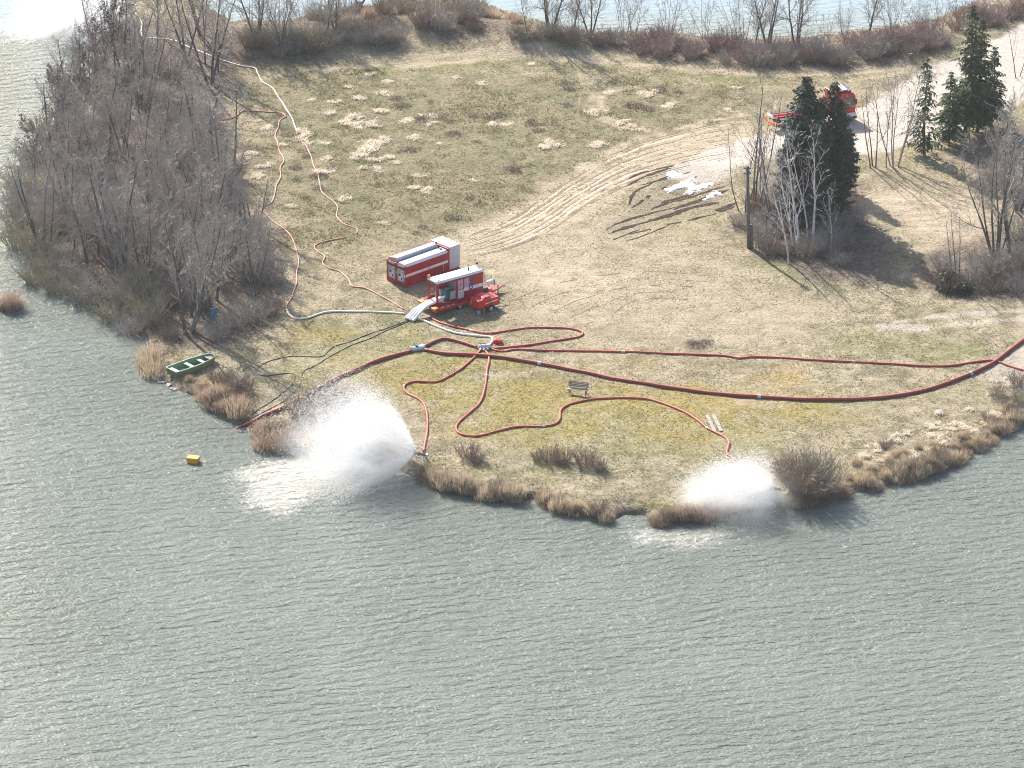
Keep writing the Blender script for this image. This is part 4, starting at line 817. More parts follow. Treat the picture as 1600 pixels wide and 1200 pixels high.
# ---- right edge thicket
rt = bare_tree('many_stemmed_tree', 440, 9.0, 8, twig='twig', dens=0.85, spread=0.32, rad=0.085)
plant_at(rt, USED, 'many_stemmed_tree', 1556, 400, hpx(400, 190) / 8.2, 'large many stemmed bare tree at the right edge', 'tree', None)
plant_at(gt[0], USED, 'bare_tree', 1578, 395, hpx(395, 220) / 7.6, 'thick dark bare tree behind the many stemmed one', 'tree', None)
plant_at(gt[1], USED, 'bare_tree', 1590, 330, hpx(330, 130) / 7.6, 'grey finely twigged bare tree below the spruces at the right edge', 'tree', None)
plant_at(gt[3], USED, 'bare_tree', 1630, 330, hpx(330, 150) / 7.6, 'grey bare tree cut by the right frame edge', 'tree', None)
for k, (x, y, s_) in enumerate(((1585, 300, 1.2), (1560, 290, 1.0), (1600, 320, 1.2), (1540, 300, .9), (1520, 440, 1.2), (1545, 435, 1.2), (1570, 440, 1.3), (1600, 440, 1.3), (1590, 415, 1.2), (1620, 430, 1.2), (1480, 440, .9), (1530, 420, 1.0), (1560, 420, 1.1), (1475, 425, .9), (1505, 452, .9), (1482, 455, .9), (1592, 372, 1.2), (1590, 455, .9), (1555, 455, .9))):
    plant_at((sh_g + sh_b)[k % 4], USED, 'thicket_shrub', x, y, s_, ('leafless thicket shrub below the many stemmed tree' if y > 405 else 'leafless thicket shrub under the grey tree below the spruces'), 'shrub', 'thicket at the right edge')
def leafy(name, seed, h, w, n):
    r = random.Random(seed); c = MB()
    for _ in range(n):
        a = r.uniform(0, 2 * PI); e = math.acos(r.uniform(0, 1)); q = r.uniform(.45, 1); p = Vector((math.cos(a) * math.sin(e) * w * .5 * q, math.sin(a) * math.sin(e) * w * .5 * q, math.cos(e) * h * q)); i = len(c.v); d = rvec(r, 1).normalized() * .14; s_ = rvec(r, 1).normalized() * .07
        c.v += [tuple(p - d), tuple(p + s_), tuple(p + d), tuple(p - s_)]; c.f.append((i, i + 1, i + 2, i + 3))
    return c.mesh(name, M['ever'])
lv = leafy('evergreen_bush', 450, 1.5, 2.4, 800)
for k, (x, y, s_, lab) in enumerate(((1482, 452, 1.15, 'dark evergreen bush at the foot of the dark thin tree'), (1505, 458, .8, 'smaller dark evergreen bush right of the larger one'))):
    plant_at(lv, USED, 'evergreen_bush', x, y, s_, lab, 'shrub', None)

# ------------------------------------------------------------------ snow, stones
def snow(name, px, label):
    P = PXL(px, 0.6); c = 0.05
    ax = np.arange(min(a for a, b in P) - .5, max(a for a, b in P) + .5, c); ay = np.arange(min(b for a, b in P) - .5, max(b for a, b in P) + .5, c)
    A_, B_ = np.meshgrid(ax, ay); d = seg_dist(A_, B_, P, True); d = np.where(inside(A_, B_, P), d, -d) + (vnoise(A_ + B_ * .5, B_ * 2.2 - A_ * 1.1, .6, 61) - .5) * .75 + (vnoise(A_, B_, .16, 62) - .5) * .25 + .06
    zz = bil(Z, A_, B_) - .03 + .12 * sstep(-.05, .45, d) + .03 * vnoise(A_, B_, .3, 63)
    ii = np.arange(A_.size).reshape(A_.shape); q_ = np.stack([ii[:-1, :-1], ii[:-1, 1:], ii[1:, 1:], ii[1:, :-1]], -1).reshape(-1, 4); q_ = q_[(d.ravel()[q_] > -.05).all(1)]
    us = np.unique(q_); mp = np.full(A_.size, -1); mp[us] = np.arange(len(us))
    me = np_mesh(name, np.stack([A_.ravel(), B_.ravel(), zz.ravel()], 1)[us], mp[q_], M['snow'], True)
    tag(obj(name, me, None), label, 'snow')
snow('snow_patch', [(1042, 276), (1052, 271), (1064, 273), (1068, 276), (1058, 280), (1044, 282)], 'small upper white snow patch beside the muddy wheel ruts')
snow('snow_patch', [(1040, 299), (1055, 291), (1072, 286), (1085, 280), (1090, 284), (1080, 290), (1098, 292), (1110, 290), (1104, 298), (1084, 302), (1078, 308), (1072, 304), (1078, 297), (1060, 298), (1046, 303)], 'largest jagged white snow patch among the muddy ruts')
snow('snow_patch', [(1098, 314), (1112, 304), (1126, 302), (1124, 308), (1110, 315)], 'white snow patch nearest to the wooden pole')
for k, (x, y) in enumerate(along([(245, 592), (262, 602), (275, 612)], 8, 3, 2) + along([(640, 742), (655, 738), (668, 736)], 8, 5, 4)):
    q = g(x, y); mb = MB().blob((0, 0, 0), RN.uniform(.12, .26), k, 1, .6, .25)
    o = obj('shore_stone', mb, M['stone']); o.location = (q.x, q.y, max(gz(q.x, q.y), 0) + .03)
    tag(o, 'pale stone on the shore below the green boat' if k < 8 else 'pale stone at the water edge by the left nozzle', 'stone', 'stones below the boat' if k < 8 else 'stones by the left nozzle')

# ------------------------------------------------------------------ hoses
def smooth_path(px, step=0.35, wig=0.0, seed=0, rad=0.1, lift=None):
    xs_, ys_, zs_ = g_many([a for a, b in px], [b for a, b in px]); P = [Vector((a, b)) for a, b in zip(xs_, ys_)]; out = []
    for i in range(len(P) - 1):
        p0, p1, p2, p3 = P[max(i - 1, 0)], P[i], P[i + 1], P[min(i + 2, len(P) - 1)]
        n = max(2, int((p2 - p1).length / step))
        for k in range(n):
            t = k / n; out.append(0.5 * ((2 * p1) + (-p0 + p2) * t + (2 * p0 - 5 * p1 + 4 * p2 - p3) * t * t + (-p0 + 3 * p1 - 3 * p2 + p3) * t ** 3))
    out.append(P[-1]); r = random.Random(seed); ph = r.uniform(0, 6)
    ax = np.array([q.x for q in out]); ay = np.array([q.y for q in out]); zz = np.maximum(bil(Z, ax, ay), -0.12)
    zz = np.convolve(np.pad(zz, 2, mode='edge'), np.ones(5) / 5, 'valid')
    return [Vector((x + wig * math.sin(k * .55 + ph), y + wig * math.cos(k * .43 + ph), z + rad * 0.9)) for k, (x, y, z) in enumerate(zip(ax, ay, zz))]
def hose(name, px, rad, m, label, cat='hose', wig=0.0, end_z=None, sides=10, start_z=None, lift=0.0):
    pts = smooth_path(px, rad=rad, wig=wig, seed=len(px))
    if lift: pts = [p_ + Vector((0, 0, lift)) for p_ in pts]
    if end_z is not None:
        n = len(pts)
        for k in range(n):
            f = max(0, 1 - (n - 1 - k) / 4.0); pts[k].z += f * f * end_z
    if start_z is not None:
        for k in range(len(pts)):
            f = max(0, 1 - k / 5.0); pts[k].z += f * f * start_z
    rr = random.Random(len(px) * 7); ph = rr.uniform(0, 6)
    mb = MB().tube(pts, [rad * (1 + .07 * math.sin(k * .37 + ph) + rr.uniform(-.03, .03)) for k in range(len(pts))], sides)
    o = tag(obj(name, mb, M[m], smooth=True), label, cat)
    if rad > .06:
        d = rr.uniform(4, 14)
        for k in range(2, len(pts) - 3):
            d -= (pts[k] - pts[k - 1]).length
            if d < 0:
                d = 20.0; a_ = pts[k]; t_ = (pts[k + 1] - pts[k - 1]).normalized(); obj('coupling', MB().cyl(a_ - t_ * .16, a_ + t_ * .16, rad * 1.22, 12), M['steel'], o)
    return o
H_SUCT = [(355, 676), (372, 668), (400, 655), (440, 640), (480, 620), (520, 597), (560, 578), (600, 562), (643, 551)]
hose('large_hose', H_SUCT, 0.155, 'big_hose', 'thick dark red hose running from the lake up to the steel junction', start_z=-.45)
hose('large_hose', [(664, 549), (700, 555), (760, 558), (820, 566), (880, 577), (960, 594), (1040, 607), (1120, 617), (1200, 623), (1280, 626), (1350, 625), (1410, 619), (1470, 604), (1520, 585), (1550, 570), (1575, 551), (1600, 533), (1660, 494)], 0.155, 'big_hose', 'longest thick red hose sweeping from the steel junction past the bench to the right edge')
hose('large_hose', [(660, 545), (680, 535), (697, 531), (720, 536), (747, 545)], 0.135, 'big_hose', 'short bent red hose between the steel junction and the distributor')
hose('red_hose', [(541, 372), (515, 376), (496, 382), (492, 388), (497, 395), (507, 402), (505, 412), (515, 420), (530, 425), (545, 437), (550, 448), (570, 451), (600, 466), (632, 484)], 0.062, 'pink_hose', 'thin red hose zigzagging across the meadow left of the red container', wig=.05)
hose('red_hose', [(672, 497), (690, 506), (725, 515), (760, 522), (800, 517), (830, 513), (870, 513), (900, 516), (911, 521), (905, 527), (880, 532), (840, 538), (800, 543), (765, 546)], 0.088, 'red_hose', 'red hose with a wide loop to the right of the distributor')
hose('red_hose', [(765, 545), (775, 549), (790, 550), (810, 547), (870, 549), (940, 550), (1000, 551), (1060, 554), (1120, 556), (1140, 558), (1155, 561), (1170, 559), (1200, 559), (1260, 563), (1340, 567), (1400, 570), (1460, 573), (1490, 572), (1530, 566), (1550, 564), (1562, 567), (1590, 577), (1640, 590)], 0.088, 'red_hose', 'long nearly straight red hose from the distributor to the right edge above the thickest hose')
hose('red_hose', [(752, 548), (738, 562), (720, 578), (700, 590), (680, 598), (650, 597), (634, 602), (631, 609), (640, 618), (655, 625), (664, 636), (668, 655), (667, 680), (663, 700), (662, 716)], 0.09, 'red_hose', 'red hose curling down from the distributor to the left nozzle', end_z=0.7)
hose('red_hose', [(757, 548), (763, 556), (764, 566), (761, 580), (758, 605), (750, 630), (735, 645), (720, 658), (713, 668), (716, 677), (730, 682), (750, 682), (780, 674), (810, 668), (850, 667), (868, 663), (875, 655), (876, 643), (885, 635), (905, 629), (940, 624), (985, 623), (1012, 625), (1040, 633), (1070, 645), (1090, 658), (1105, 670), (1120, 678), (1132, 684), (1139, 692), (1137, 702), (1136, 710), (1145, 717), (1156, 725), (1185, 748), (1212, 774)], 0.09, 'red_hose', 'long winding red hose below the bench leading to the right spray', end_z=0.5)
hose('red_hose', [(448, 486), (449, 475), (458, 460), (463, 440), (465, 420), (466, 400), (460, 385), (457, 372), (445, 360), (432, 350), (420, 340), (407, 328), (412, 324), (425, 317), (428, 305), (430, 300), (433, 290), (438, 275), (439, 262), (443, 250), (438, 238), (433, 225), (431, 212), (434, 200), (437, 190), (447, 183)], 0.062, 'pink_hose', 'pale red hose wriggling up the meadow along the grove edge', wig=.06)
hose('red_hose', [(447, 183), (440, 177), (420, 176), (395, 174), (380, 174), (374, 178), (365, 184), (340, 189), (310, 193)], 0.062, 'pink_hose', 'short red hose branching left into the grove', wig=.04)
hose('red_hose', [(470, 222), (480, 230), (485, 245), (492, 262), (500, 285), (502, 300), (520, 315), (527, 325), (527, 340), (535, 350), (550, 355), (559, 358), (557, 366)], 0.062, 'pink_hose', 'thin pale red hose running down through the straw clumps', wig=.05)
hose('white_hose', [(207, 18), (215, 25), (221, 35), (222, 57), (235, 60), (268, 63), (285, 70), (310, 80), (340, 92), (370, 102), (398, 107), (402, 115), (410, 128), (425, 138), (437, 155), (450, 175), (458, 190), (464, 207)], 0.064, 'white_hose', 'long white hose leading from the grove corner down the upper meadow', wig=.03)
hose('white_hose', [(632, 491), (600, 489), (560, 488), (520, 488), (500, 491), (480, 498), (462, 499), (452, 493), (448, 485)], 0.085, 'white_hose', 'white hose bending from the pump trailer towards the grove edge')
hose('white_hose', [(645, 497), (662, 502), (680, 510), (710, 521), (745, 526), (763, 527), (770, 531), (766, 539), (757, 545)], 0.092, 'white_hose', 'white hose curving from the pump trailer to the distributor')
hose('black_hose', [(635, 502), (600, 515), (570, 525), (545, 535), (522, 542), (510, 552), (500, 558), (460, 557), (430, 562), (410, 570), (401, 578), (403, 585), (415, 588), (440, 585), (458, 584), (461, 591), (455, 603), (440, 615), (420, 630), (400, 643), (385, 655), (375, 664)], 0.038, 'cable', 'thin black hose with a wide loop on the grass near the lake', sides=6)
hose('black_hose', [(638, 502), (602, 518), (577, 530), (547, 541), (520, 555), (495, 570), (475, 580), (471, 590), (468, 603), (455, 618), (435, 632), (410, 645), (390, 657), (380, 666)], 0.038, 'cable', 'thin black hose running straighter down to the lake', sides=6)

# ------------------------------------------------------------------ junction and distributor
q = g(654, 548); a = math.atan2(*(lambda d: (d.y, d.x))(g(668, 549) - g(640, 552)))
t = thing('hose_junction', 'white steel Y junction joining the thick red hoses', 'hose coupling', (q.x, q.y, gz(q.x, q.y)), a)
mb = MB().cyl((-.75, 0, .22), (.55, 0, .22), .22, 14); obj('pipe_body', mb, M['lgrey'], t, smooth=False)
obj('branch_pipe', MB().cyl((-.1, 0, .23), (.5, .42, .23), .19, 14), M['lgrey'], t)
for x in (-.72, .5): obj('coupling_ring', MB().cyl((x - .07, 0, .22), (x + .07, 0, .22), .27, 14), M['steel'], t)
obj('valve_wheel', MB().cyl((-.15, 0, .42), (-.15, 0, .56), .14, 12), M['navy'], t)
obj('support_foot', MB().box(-.5, -.25, 0, -.4, .25, .05).box(.3, -.25, 0, .4, .25, .05), M['steel'], t)
q = g(755, 546)
t = thing('hose_distributor', 'grey steel distributor where five hoses meet', 'hose coupling', (q.x, q.y, gz(q.x, q.y)), 0.2)
obj('manifold_pipe', MB().cyl((-.45, 0, .28), (.55, 0, .28), .19, 14), M['lgrey'], t)
for x, y in ((-.35, -.5), (.0, -.55), (.35, -.5), (.6, .3), (.75, -.1)):
    n_ = obj('outlet', MB().cyl((x * .5, 0, .26), (x, y, .15), .11, 10), M['steel'], t)
for x in (-.2, .15): obj('valve_handle', MB().cyl((x, 0, .45), (x, 0, .58), .035, 8).box(x - .14, -.03, .56, x + .14, .03, .60), M['navy'], t)
q = g(778, 536)
t = thing('red_bag', 'small bright red bag lying on the grass right of the distributor', 'bag', (q.x, q.y, gz(q.x, q.y)), -.2)
obj('body', MB().prism([(-.35, 0), (.35, 0), (.38, .2), (.25, .34), (-.25, .36), (-.38, .18)], 'y', -.2, .2), M['red_light'], t, bevel=.05)
obj('handle', MB().tube([(-.15, 0, .34), (-.1, 0, .44), (.1, 0, .44), (.15, 0, .34)], .02, 6), M['red_light'], t); obj('dark_end', MB().box(.3, -.15, 0.03, .42, .15, .2), M['dark'], t)

# ------------------------------------------------------------------ hose container
def frame_at(p_px, q_px):
    a_, b_ = g(*p_px), g(*q_px); return a_, math.atan2(b_.y - a_.y, b_.x - a_.x)
org, ang = frame_at((634, 450), (694, 427.5))
LZ = gz(org.x, org.y) + 0.02
t = thing('hose_container', 'red and white roll-off hose container with two front hatches and a grey rear box', 'container', (org.x, org.y, LZ), ang)
L, Wd, Hh = 5.3, 2.5, 2.15
obj('base_frame', MB().box(-.02, 0, 0, L + 1.3, Wd, .16), M['red'], t, bevel=.02)
sidep = [(0, .165), (.06, .165), (.06, 1.9), (.28, 2.12), (.20, 2.15), (0, 1.93)]
obj('side_wall', MB().box(.10, 0.02, .163, L, .08, 1.92), M['red'], t, bevel=.01)
obj('side_wall', MB().box(.10, Wd - .08, .163, L, Wd - .02, 1.92), M['red'], t, bevel=.01)
obj('roof_panel', MB().prism([(.02, 1.925), (.22, 2.14), (1.02, 2.16), (1.10, 2.04), (1.10, 1.925)], 'x', .06, L - .12), M['white'], t)
obj('roof_trim', MB().box(.08, 1.12, 1.88, L - .1, 1.20, 2.06), M['red'], t)
obj('raised_cover', MB().prism([(1.36, 1.93), (1.36, 2.40), (1.44, 2.46), (2.28, 2.26), (2.44, 2.08), (2.44, 1.93)], 'x', .12, L - .15), M['pink_tarp'], t)
obj('cover_side', MB().box(.14, 1.325, 1.94, L - .17, 1.357, 2.40), M['lgrey'], t)
obj('cover_edge', MB().box(.12, 1.32, 2.403, L - .15, 1.42, 2.45), M['white'], t)
obj('channel_floor', MB().box(.1, 1.2, 1.86, L - .1, 1.325, 1.93), M['grey'], t)
obj('cover_rail', MB().cyl((.15, 2.45, 2.06), (L - .2, 2.45, 2.06), .035, 8), M['dark'], t)
front = t
for y0, y1 in ((0.0, .14), (1.16, 1.36), (2.36, 2.5)):
    obj('corner_post', MB().box(-.04, y0, .165, .10, y1, 2.06), M['red'], t, bevel=.015)
obj('header_beam', MB().box(-.05, .142, 1.78, .09, 1.158, 2.02), M['red'], t, bevel=.015); obj('header_beam', MB().box(-.05, 1.362, 1.78, .09, 2.358, 2.02), M['red'], t, bevel=.015)
obj('sill_beam', MB().box(-.05, .142, .17, .09, 2.358, .38), M['red'], t, bevel=.015)
for y0 in (.142, 1.362):
    o = obj('front_hatch', MB().box(.02, y0, .385, .07, y0 + .994, 1.775), M['grey'], t)
    obj('winch_box', MB().box(-.03, y0 + .18, .5, .018, y0 + .78, 1.25), M['lgrey'], o); obj('reel_hub', MB().cyl((-.06, y0 + .62, 1.05), (-.028, y0 + .62, 1.05), .13, 12), M['dark'], o)
    obj('latch', MB().box(-.05, y0 + .3, .6, -.033, y0 + .42, .8), M['dark'], o); obj('lamp', MB().cyl((-.05, y0 + .3, 1.5), (.018, y0 + .3, 1.5), .08, 10), M['white'], o)
    obj('shutter_slot', MB().box(-.012, y0 + .06, 1.60, .018, y0 + .94, 1.72), M['dark'], o)
    for j in range(4): obj('header_print', MB().box(-.056, y0 + .1 + j * .2, 1.86, -.052, y0 + .24 + j * .2, 1.96), M['white'], t)
obj('side_stripe', MB().box(.02, -.006, .98, L - .15, .016, 1.22), M['white'], t)
obj('front_stripe', MB().box(-.055, 0.01, .98, -.043, .135, 1.22), M['white'], t)
for k in range(5): obj('side_rib', MB().box(.85 + k * .88, .004, .2, .89 + k * .88, .018, .97).box(.85 + k * .88, .004, 1.23, .89 + k * .88, .018, 1.9), M['red'], t)
for k in range(3): obj('lashing_ring', MB().tube([(1.0 + k * 1.6 + .05 * math.cos(a_), -.02, .28 + .05 * math.sin(a_)) for a_ in [q * PI / 4 for q in range(9)]], .014, 5), M['steel'], t)
obj('stripe_emblem', MB().box(2.75, -.011, 1.04, 2.98, -.007, 1.16), M['grey'], t)
obj('corner_reflector', MB().box(-.05, 1.19, 1.0, -.043, 1.24, 1.3).box(-.05, 2.4, 1.2, -.043, 2.45, 1.5), M['white'], t)
obj('rear_frame', MB().box(L - .12, 0.0, .165, L + .06, .16, 2.3).box(L - .12, 2.34, .165, L + .06, 2.5, 2.3).box(L - .12, .16, 2.08, L + .06, 2.34, 2.3), M['red'], t, bevel=.02)
o = obj('rear_box', MB().box(L + .065, .03, .165, L + 1.35, 2.47, 2.32), M['lgrey'], t, bevel=.02)
obj('box_roof', MB().box(L + .065, .0, 2.323, L + 1.38, 2.5, 2.38), M['white'], t, bevel=.015)
obj('panel_seam', MB().box(L + .2, .022, 1.2, L + 1.3, .028, 1.225), M['grey'], o)
obj('roof_light', MB().cyl((L - .45, .62, 2.15), (L - .45, .62, 2.25), .10, 8), M['dark'], t); obj('roof_light', MB().cyl((L - .3, 1.38, 2.44), (L - .3, 1.38, 2.60), .10, 8), M['dark'], t)
obj('grab_rail', MB().cyl((4.6, -.03, .35), (4.6, -.03, .95), .02, 6), M['white'], t)
obj('roll_skid', MB().box(.3, .7, -.06, L + 1, .82, 0).box(.3, 1.7, -.06, L + 1, 1.82, 0), M['dark'], t)

# ------------------------------------------------------------------ pump trailer
org, ang = frame_at((680, 496), (757, 472.5))
TZ = gz(org.x, org.y)
t = thing('pump_trailer', 'red fire pump unit with white roof and open side on a flat trailer', 'trailer', (org.x, org.y, TZ), ang)
DZ, TL, TW = 0.72, 6.6, 2.5
obj('deck', MB().box(0, 0, DZ - .12, TL, TW, DZ), M['red'], t, bevel=.015)
obj('side_rail', MB().box(0, -.05, DZ - .2, TL, -.003, DZ + .03), M['red_light'], t); obj('side_rail', MB().box(0, TW + .003, DZ - .2, TL, TW + .05, DZ + .03), M['red_light'], t)
obj('chassis_beam', MB().box(.3, .7, DZ - .34, TL, .85, DZ - .123).box(.3, 1.65, DZ - .34, TL, 1.8, DZ - .123), M['dark'], t)
for y in (.1, TW - .35):
    for k in range(3): obj('edge_marking', MB().box(.75 + k * .55, y - .1, DZ + .002, 1.05 + k * .55, y + .08, DZ + .008), M['white'], t)
for y in (-.05, TW - .55): obj('corner_marker', MB().box(-.10, y, DZ - .17, .40, y + .6, DZ + .1), M['orange'], t, bevel=.03)
for x in (2.75, 3.75):
    for y in (.05, TW - .35):
        o = obj('wheel', MB().cyl((x, y, .38), (x, y + .28, .38), .38, 20), M['black'], t, bevel=.04)
        obj('rim', MB().cyl((x, y - .012 if y < 1 else y + .29, .38), (x, y + .05 if y < 1 else y + .23, .38), .21, 14), M['steel'], o)
BX0, BX1, BY0, BY1, BZ0, BZ1 = .55, 5.5, .50, 1.98, DZ, DZ + 2.3
obj('floor_sill', MB().box(BX0, BY0, BZ0 + .002, BX1, BY1, BZ0 + .12), M['red'], t)
obj('roof', MB().prism([(BY0 - .02, BZ1 - .16), (BY0 + .14, BZ1), (BY1 - .14, BZ1), (BY1 + .02, BZ1 - .16)], 'x', BX0 - .04, BX1 + .03), M['white'], t, bevel=.01)
obj('roof_rim', MB().box(BX0 - .05, BY0 - .03, BZ1 - .30, BX1 + .04, BY0 + .03, BZ1 - .163).box(BX0 - .05, BY1 - .03, BZ1 - .30, BX1 + .04, BY1 + .03, BZ1 - .163).box(BX0 - .05, BY0 + .03, BZ1 - .3, BX0 + .02, BY1 - .03, BZ1 - .163), M['red'], t)
for y in (BY0, BY1 - .14): obj('front_post', MB().box(BX0, y, BZ0 + .123, BX0 + .16, y + .14, BZ1 - .303), M['red'], t, bevel=.01)
obj('far_wall', MB().box(BX0 + 1.15, BY1 - .06, BZ0 + .123, BX1 - .003, BY1, BZ1 - .303), M['red'], t)
obj('far_lower_wall', MB().box(BX0 + .165, BY1 - .06, BZ0 + .123, BX0 + 1.147, BY1, BZ0 + .55), M['red'], t)
obj('rear_wall', MB().box(BX1, BY0, BZ0 + .123, BX1 + .05, BY1, BZ1 - .163), M['red'], t)
obj('partition', MB().box(2.65, BY0 + .06, BZ0 + .123, 2.70, BY1 - .063, BZ1 - .17), M['grey'], t)
obj('mid_post', MB().box(2.60, BY0, BZ0 + .123, 2.74, BY0 + .055, BZ1 - .303), M['red'], t)
sw = obj('side_wall', MB().box(2.743, BY0, BZ0 + .123, BX1 - .003, BY0 + .05, BZ1 - .303), M['red'], t)
obj('upper_hatch', MB().box(2.80, BY0 - .02, BZ0 + 1.08, 3.36, BY0 - .003, BZ1 - .34), M['pink_tarp'], t, bevel=.006)
obj('hatch_gauge', MB().cyl((3.08, BY0 - .035, BZ0 + 1.5), (3.08, BY0 - .021, BZ0 + 1.5), .08, 10), M['dark'], t)
obj('lower_door', MB().box(2.80, BY0 - .02, BZ0 + .2, 3.42, BY0 - .003, BZ0 + 1.0), M['lgrey'], t, bevel=.006)
obj('letter_panel', MB().box(3.5, BY0 - .012, BZ0 + 1.12, 4.1, BY0 - .003, BZ1 - .36), M['pink_tarp'], t)
obj('side_stripe', MB().box(3.45, BY0 - .012, BZ0 + .78, BX1 - .02, BY0 - .003, BZ0 + 1.10), M['white'], t)
obj('stripe_dot', MB().box(4.9, BY0 - .017, BZ0 + .9, 4.99, BY0 - .013, BZ0 + .99), M['blue'], t)
def letter(ch, size, x, y, z, m, parent):
    cu = bpy.data.curves.new('letter', 'FONT'); cu.body = ch; cu.size = size; cu.extrude = 0.004; cu.offset = 0.022; o_ = bpy.data.objects.new('tmp', cu); COL.objects.link(o_)
    me = bpy.data.meshes.new_from_object(o_.evaluated_get(bpy.context.evaluated_depsgraph_get())); bpy.data.objects.remove(o_); me.name = 'letter'
    me.materials.clear(); me.materials.append(m); q_ = obj('letter', me, None, parent); q_.location = (x, y, z); q_.rotation_euler = (PI / 2, 0, 0); return q_
letter('S', .78, 3.95, BY0 - .022, BZ0 + 1.33, M['blue'], t); letter('U', .66, 3.95, BY0 - .022, BZ0 + .80, M['blue'], t)
# machinery in the open bay
e = obj('engine', MB().box(1.75, .85, BZ0 + .125, 2.6, 1.75, BZ0 + 1.0), M['teal'], t, bevel=.05)
obj('exhaust', MB().tube([(2.2, 1.2, BZ0 + 1.0), (2.2, 1.2, BZ0 + 1.5), (2.4, 1.2, BZ0 + 1.7)], .07, 8), M['dark'], e); obj('air_filter', MB().cyl((1.8, 1.0, BZ0 + 1.2), (2.45, 1.0, BZ0 + 1.2), .16, 12), M['teal'], e)
pm = obj('pump', MB().blob((1.15, .85, BZ0 + .42), .34, 3, 2, .8, .1), M['lgrey'], t, smooth=True)
obj('pipe_elbow', MB().tube([(.85, .75, BZ0 + .25), (1.1, .75, BZ0 + .5), (1.4, .85, BZ0 + .5), (1.75, 1.0, BZ0 + .5)], .13, 10), M['lgrey'], pm)
obj('control_panel', MB().box(2.05, .55, BZ0 + .3, 2.58, .6, BZ0 + 1.0), M['grey'], t); obj('panel_frame', MB().box(2.02, .545, BZ0 + 1.0, 2.6, .6, BZ0 + 1.05).box(2.0, .545, BZ0 + .25, 2.05, .6, BZ0 + 1.05), M['steel'], t)
for k in range(5): obj('pipe', MB().cyl((1.0 + .12 * k, 1.4, BZ0 + .2), (1.0 + .12 * k, 1.4 - .05 * k, BZ0 + 1.1 + .1 * (k % 2)), .03, 6), M['steel'], t)
obj('cross_bar', MB().cyl((BX0 + .1, BY0 + .07, BZ0 + 1.45), (BX0 + .1, BY1 - .07, BZ0 + 1.45), .03, 8), M['red'], t)
obj('beacon', MB().cyl((BX0 + .1, BY1 - .1, BZ1 - .02), (BX0 + .1, BY1 - .1, BZ1 + .06), .09, 10), M['dark'], t); obj('beacon_lens', MB().tube([(BX0 + .1, BY1 - .1, BZ1 + .06), (BX0 + .1, BY1 - .1, BZ1 + .22), (BX0 + .1, BY1 - .1, BZ1 + .28)], [.13, .12, .05], 12), M['amber'], t)
obj('roof_light', MB().cyl((BX0 + .35, BY0 + .3, BZ1), (BX0 + .35, BY0 + .3, BZ1 + .08), .07, 10), M['grey'], t)
obj('exhaust_stack', MB().cyl((4.45, BY0 + .7, BZ1), (4.45, BY0 + .7, BZ1 + .30), .07, 10), M['dark'], t)
obj('mast', MB().cyl((BX1 + .02, BY0 + .95, BZ1 - .05), (BX1 + .02, BY0 + .95, BZ1 + .2), .03, 8), M['white'], t); obj('mast_lamp', MB().blob((BX1 + .02, BY0 + .95, BZ1 + .34), .14, 4, 1, 1.1, .05), M['navy'], t)
obj('mast_cable', MB().tube([(BX1 + .05, BY0 + .05, BZ1 - .2), (BX1 + .5, BY0 + .1, BZ0 + 1.0), (BX1 + .95, BY0 + .3, BZ0 + .25)], .018, 5), M['red'], t)
obj('battery_box', MB().box(BX1 + .2, BY0 + .1, DZ + .002, BX1 + .65, BY0 + .65, DZ + .45), M['navy'], t, bevel=.03)
obj('front_guard', MB().box(BX1 + .75, .5, DZ + .003, BX1 + 1.0, 1.1, DZ + .32), M['orange'], t, bevel=.04)
obj('cable_drum', MB().cyl((BX1 + 1.0, 1.4, DZ + .45), (BX1 + 1.65, 1.25, DZ + .55), .24, 14), M['white'], t); obj('drum_flange', MB().cyl((BX1 + 1.65, 1.25, DZ + .55), (BX1 + 1.72, 1.24, DZ + .56), .33, 14), M['grey'], t)
obj('drawbar', MB().prism([(TL, .55), (TL + 1.5, 1.18), (TL + 1.5, 1.32), (TL, 1.95)], 'z', DZ - .2, DZ - .08), M['red'], t); obj('tow_eye', MB().cyl((TL + 1.5, 1.25, DZ - .14), (TL + 1.85, 1.25, DZ - .14), .05, 8), M['dark'], t)
obj('jockey_leg', MB().cyl((TL + .9, 1.0, 0), (TL + .9, 1.0, DZ + .2), .05, 8), M['dark'], t)
for x in (.4, TL - .3): obj('support_leg', MB().cyl((x, .2, 0), (x, .2, DZ - .123), .05, 8).cyl((x, 2.3, 0), (x, 2.3, DZ - .123), .05, 8), M['dark'], t)
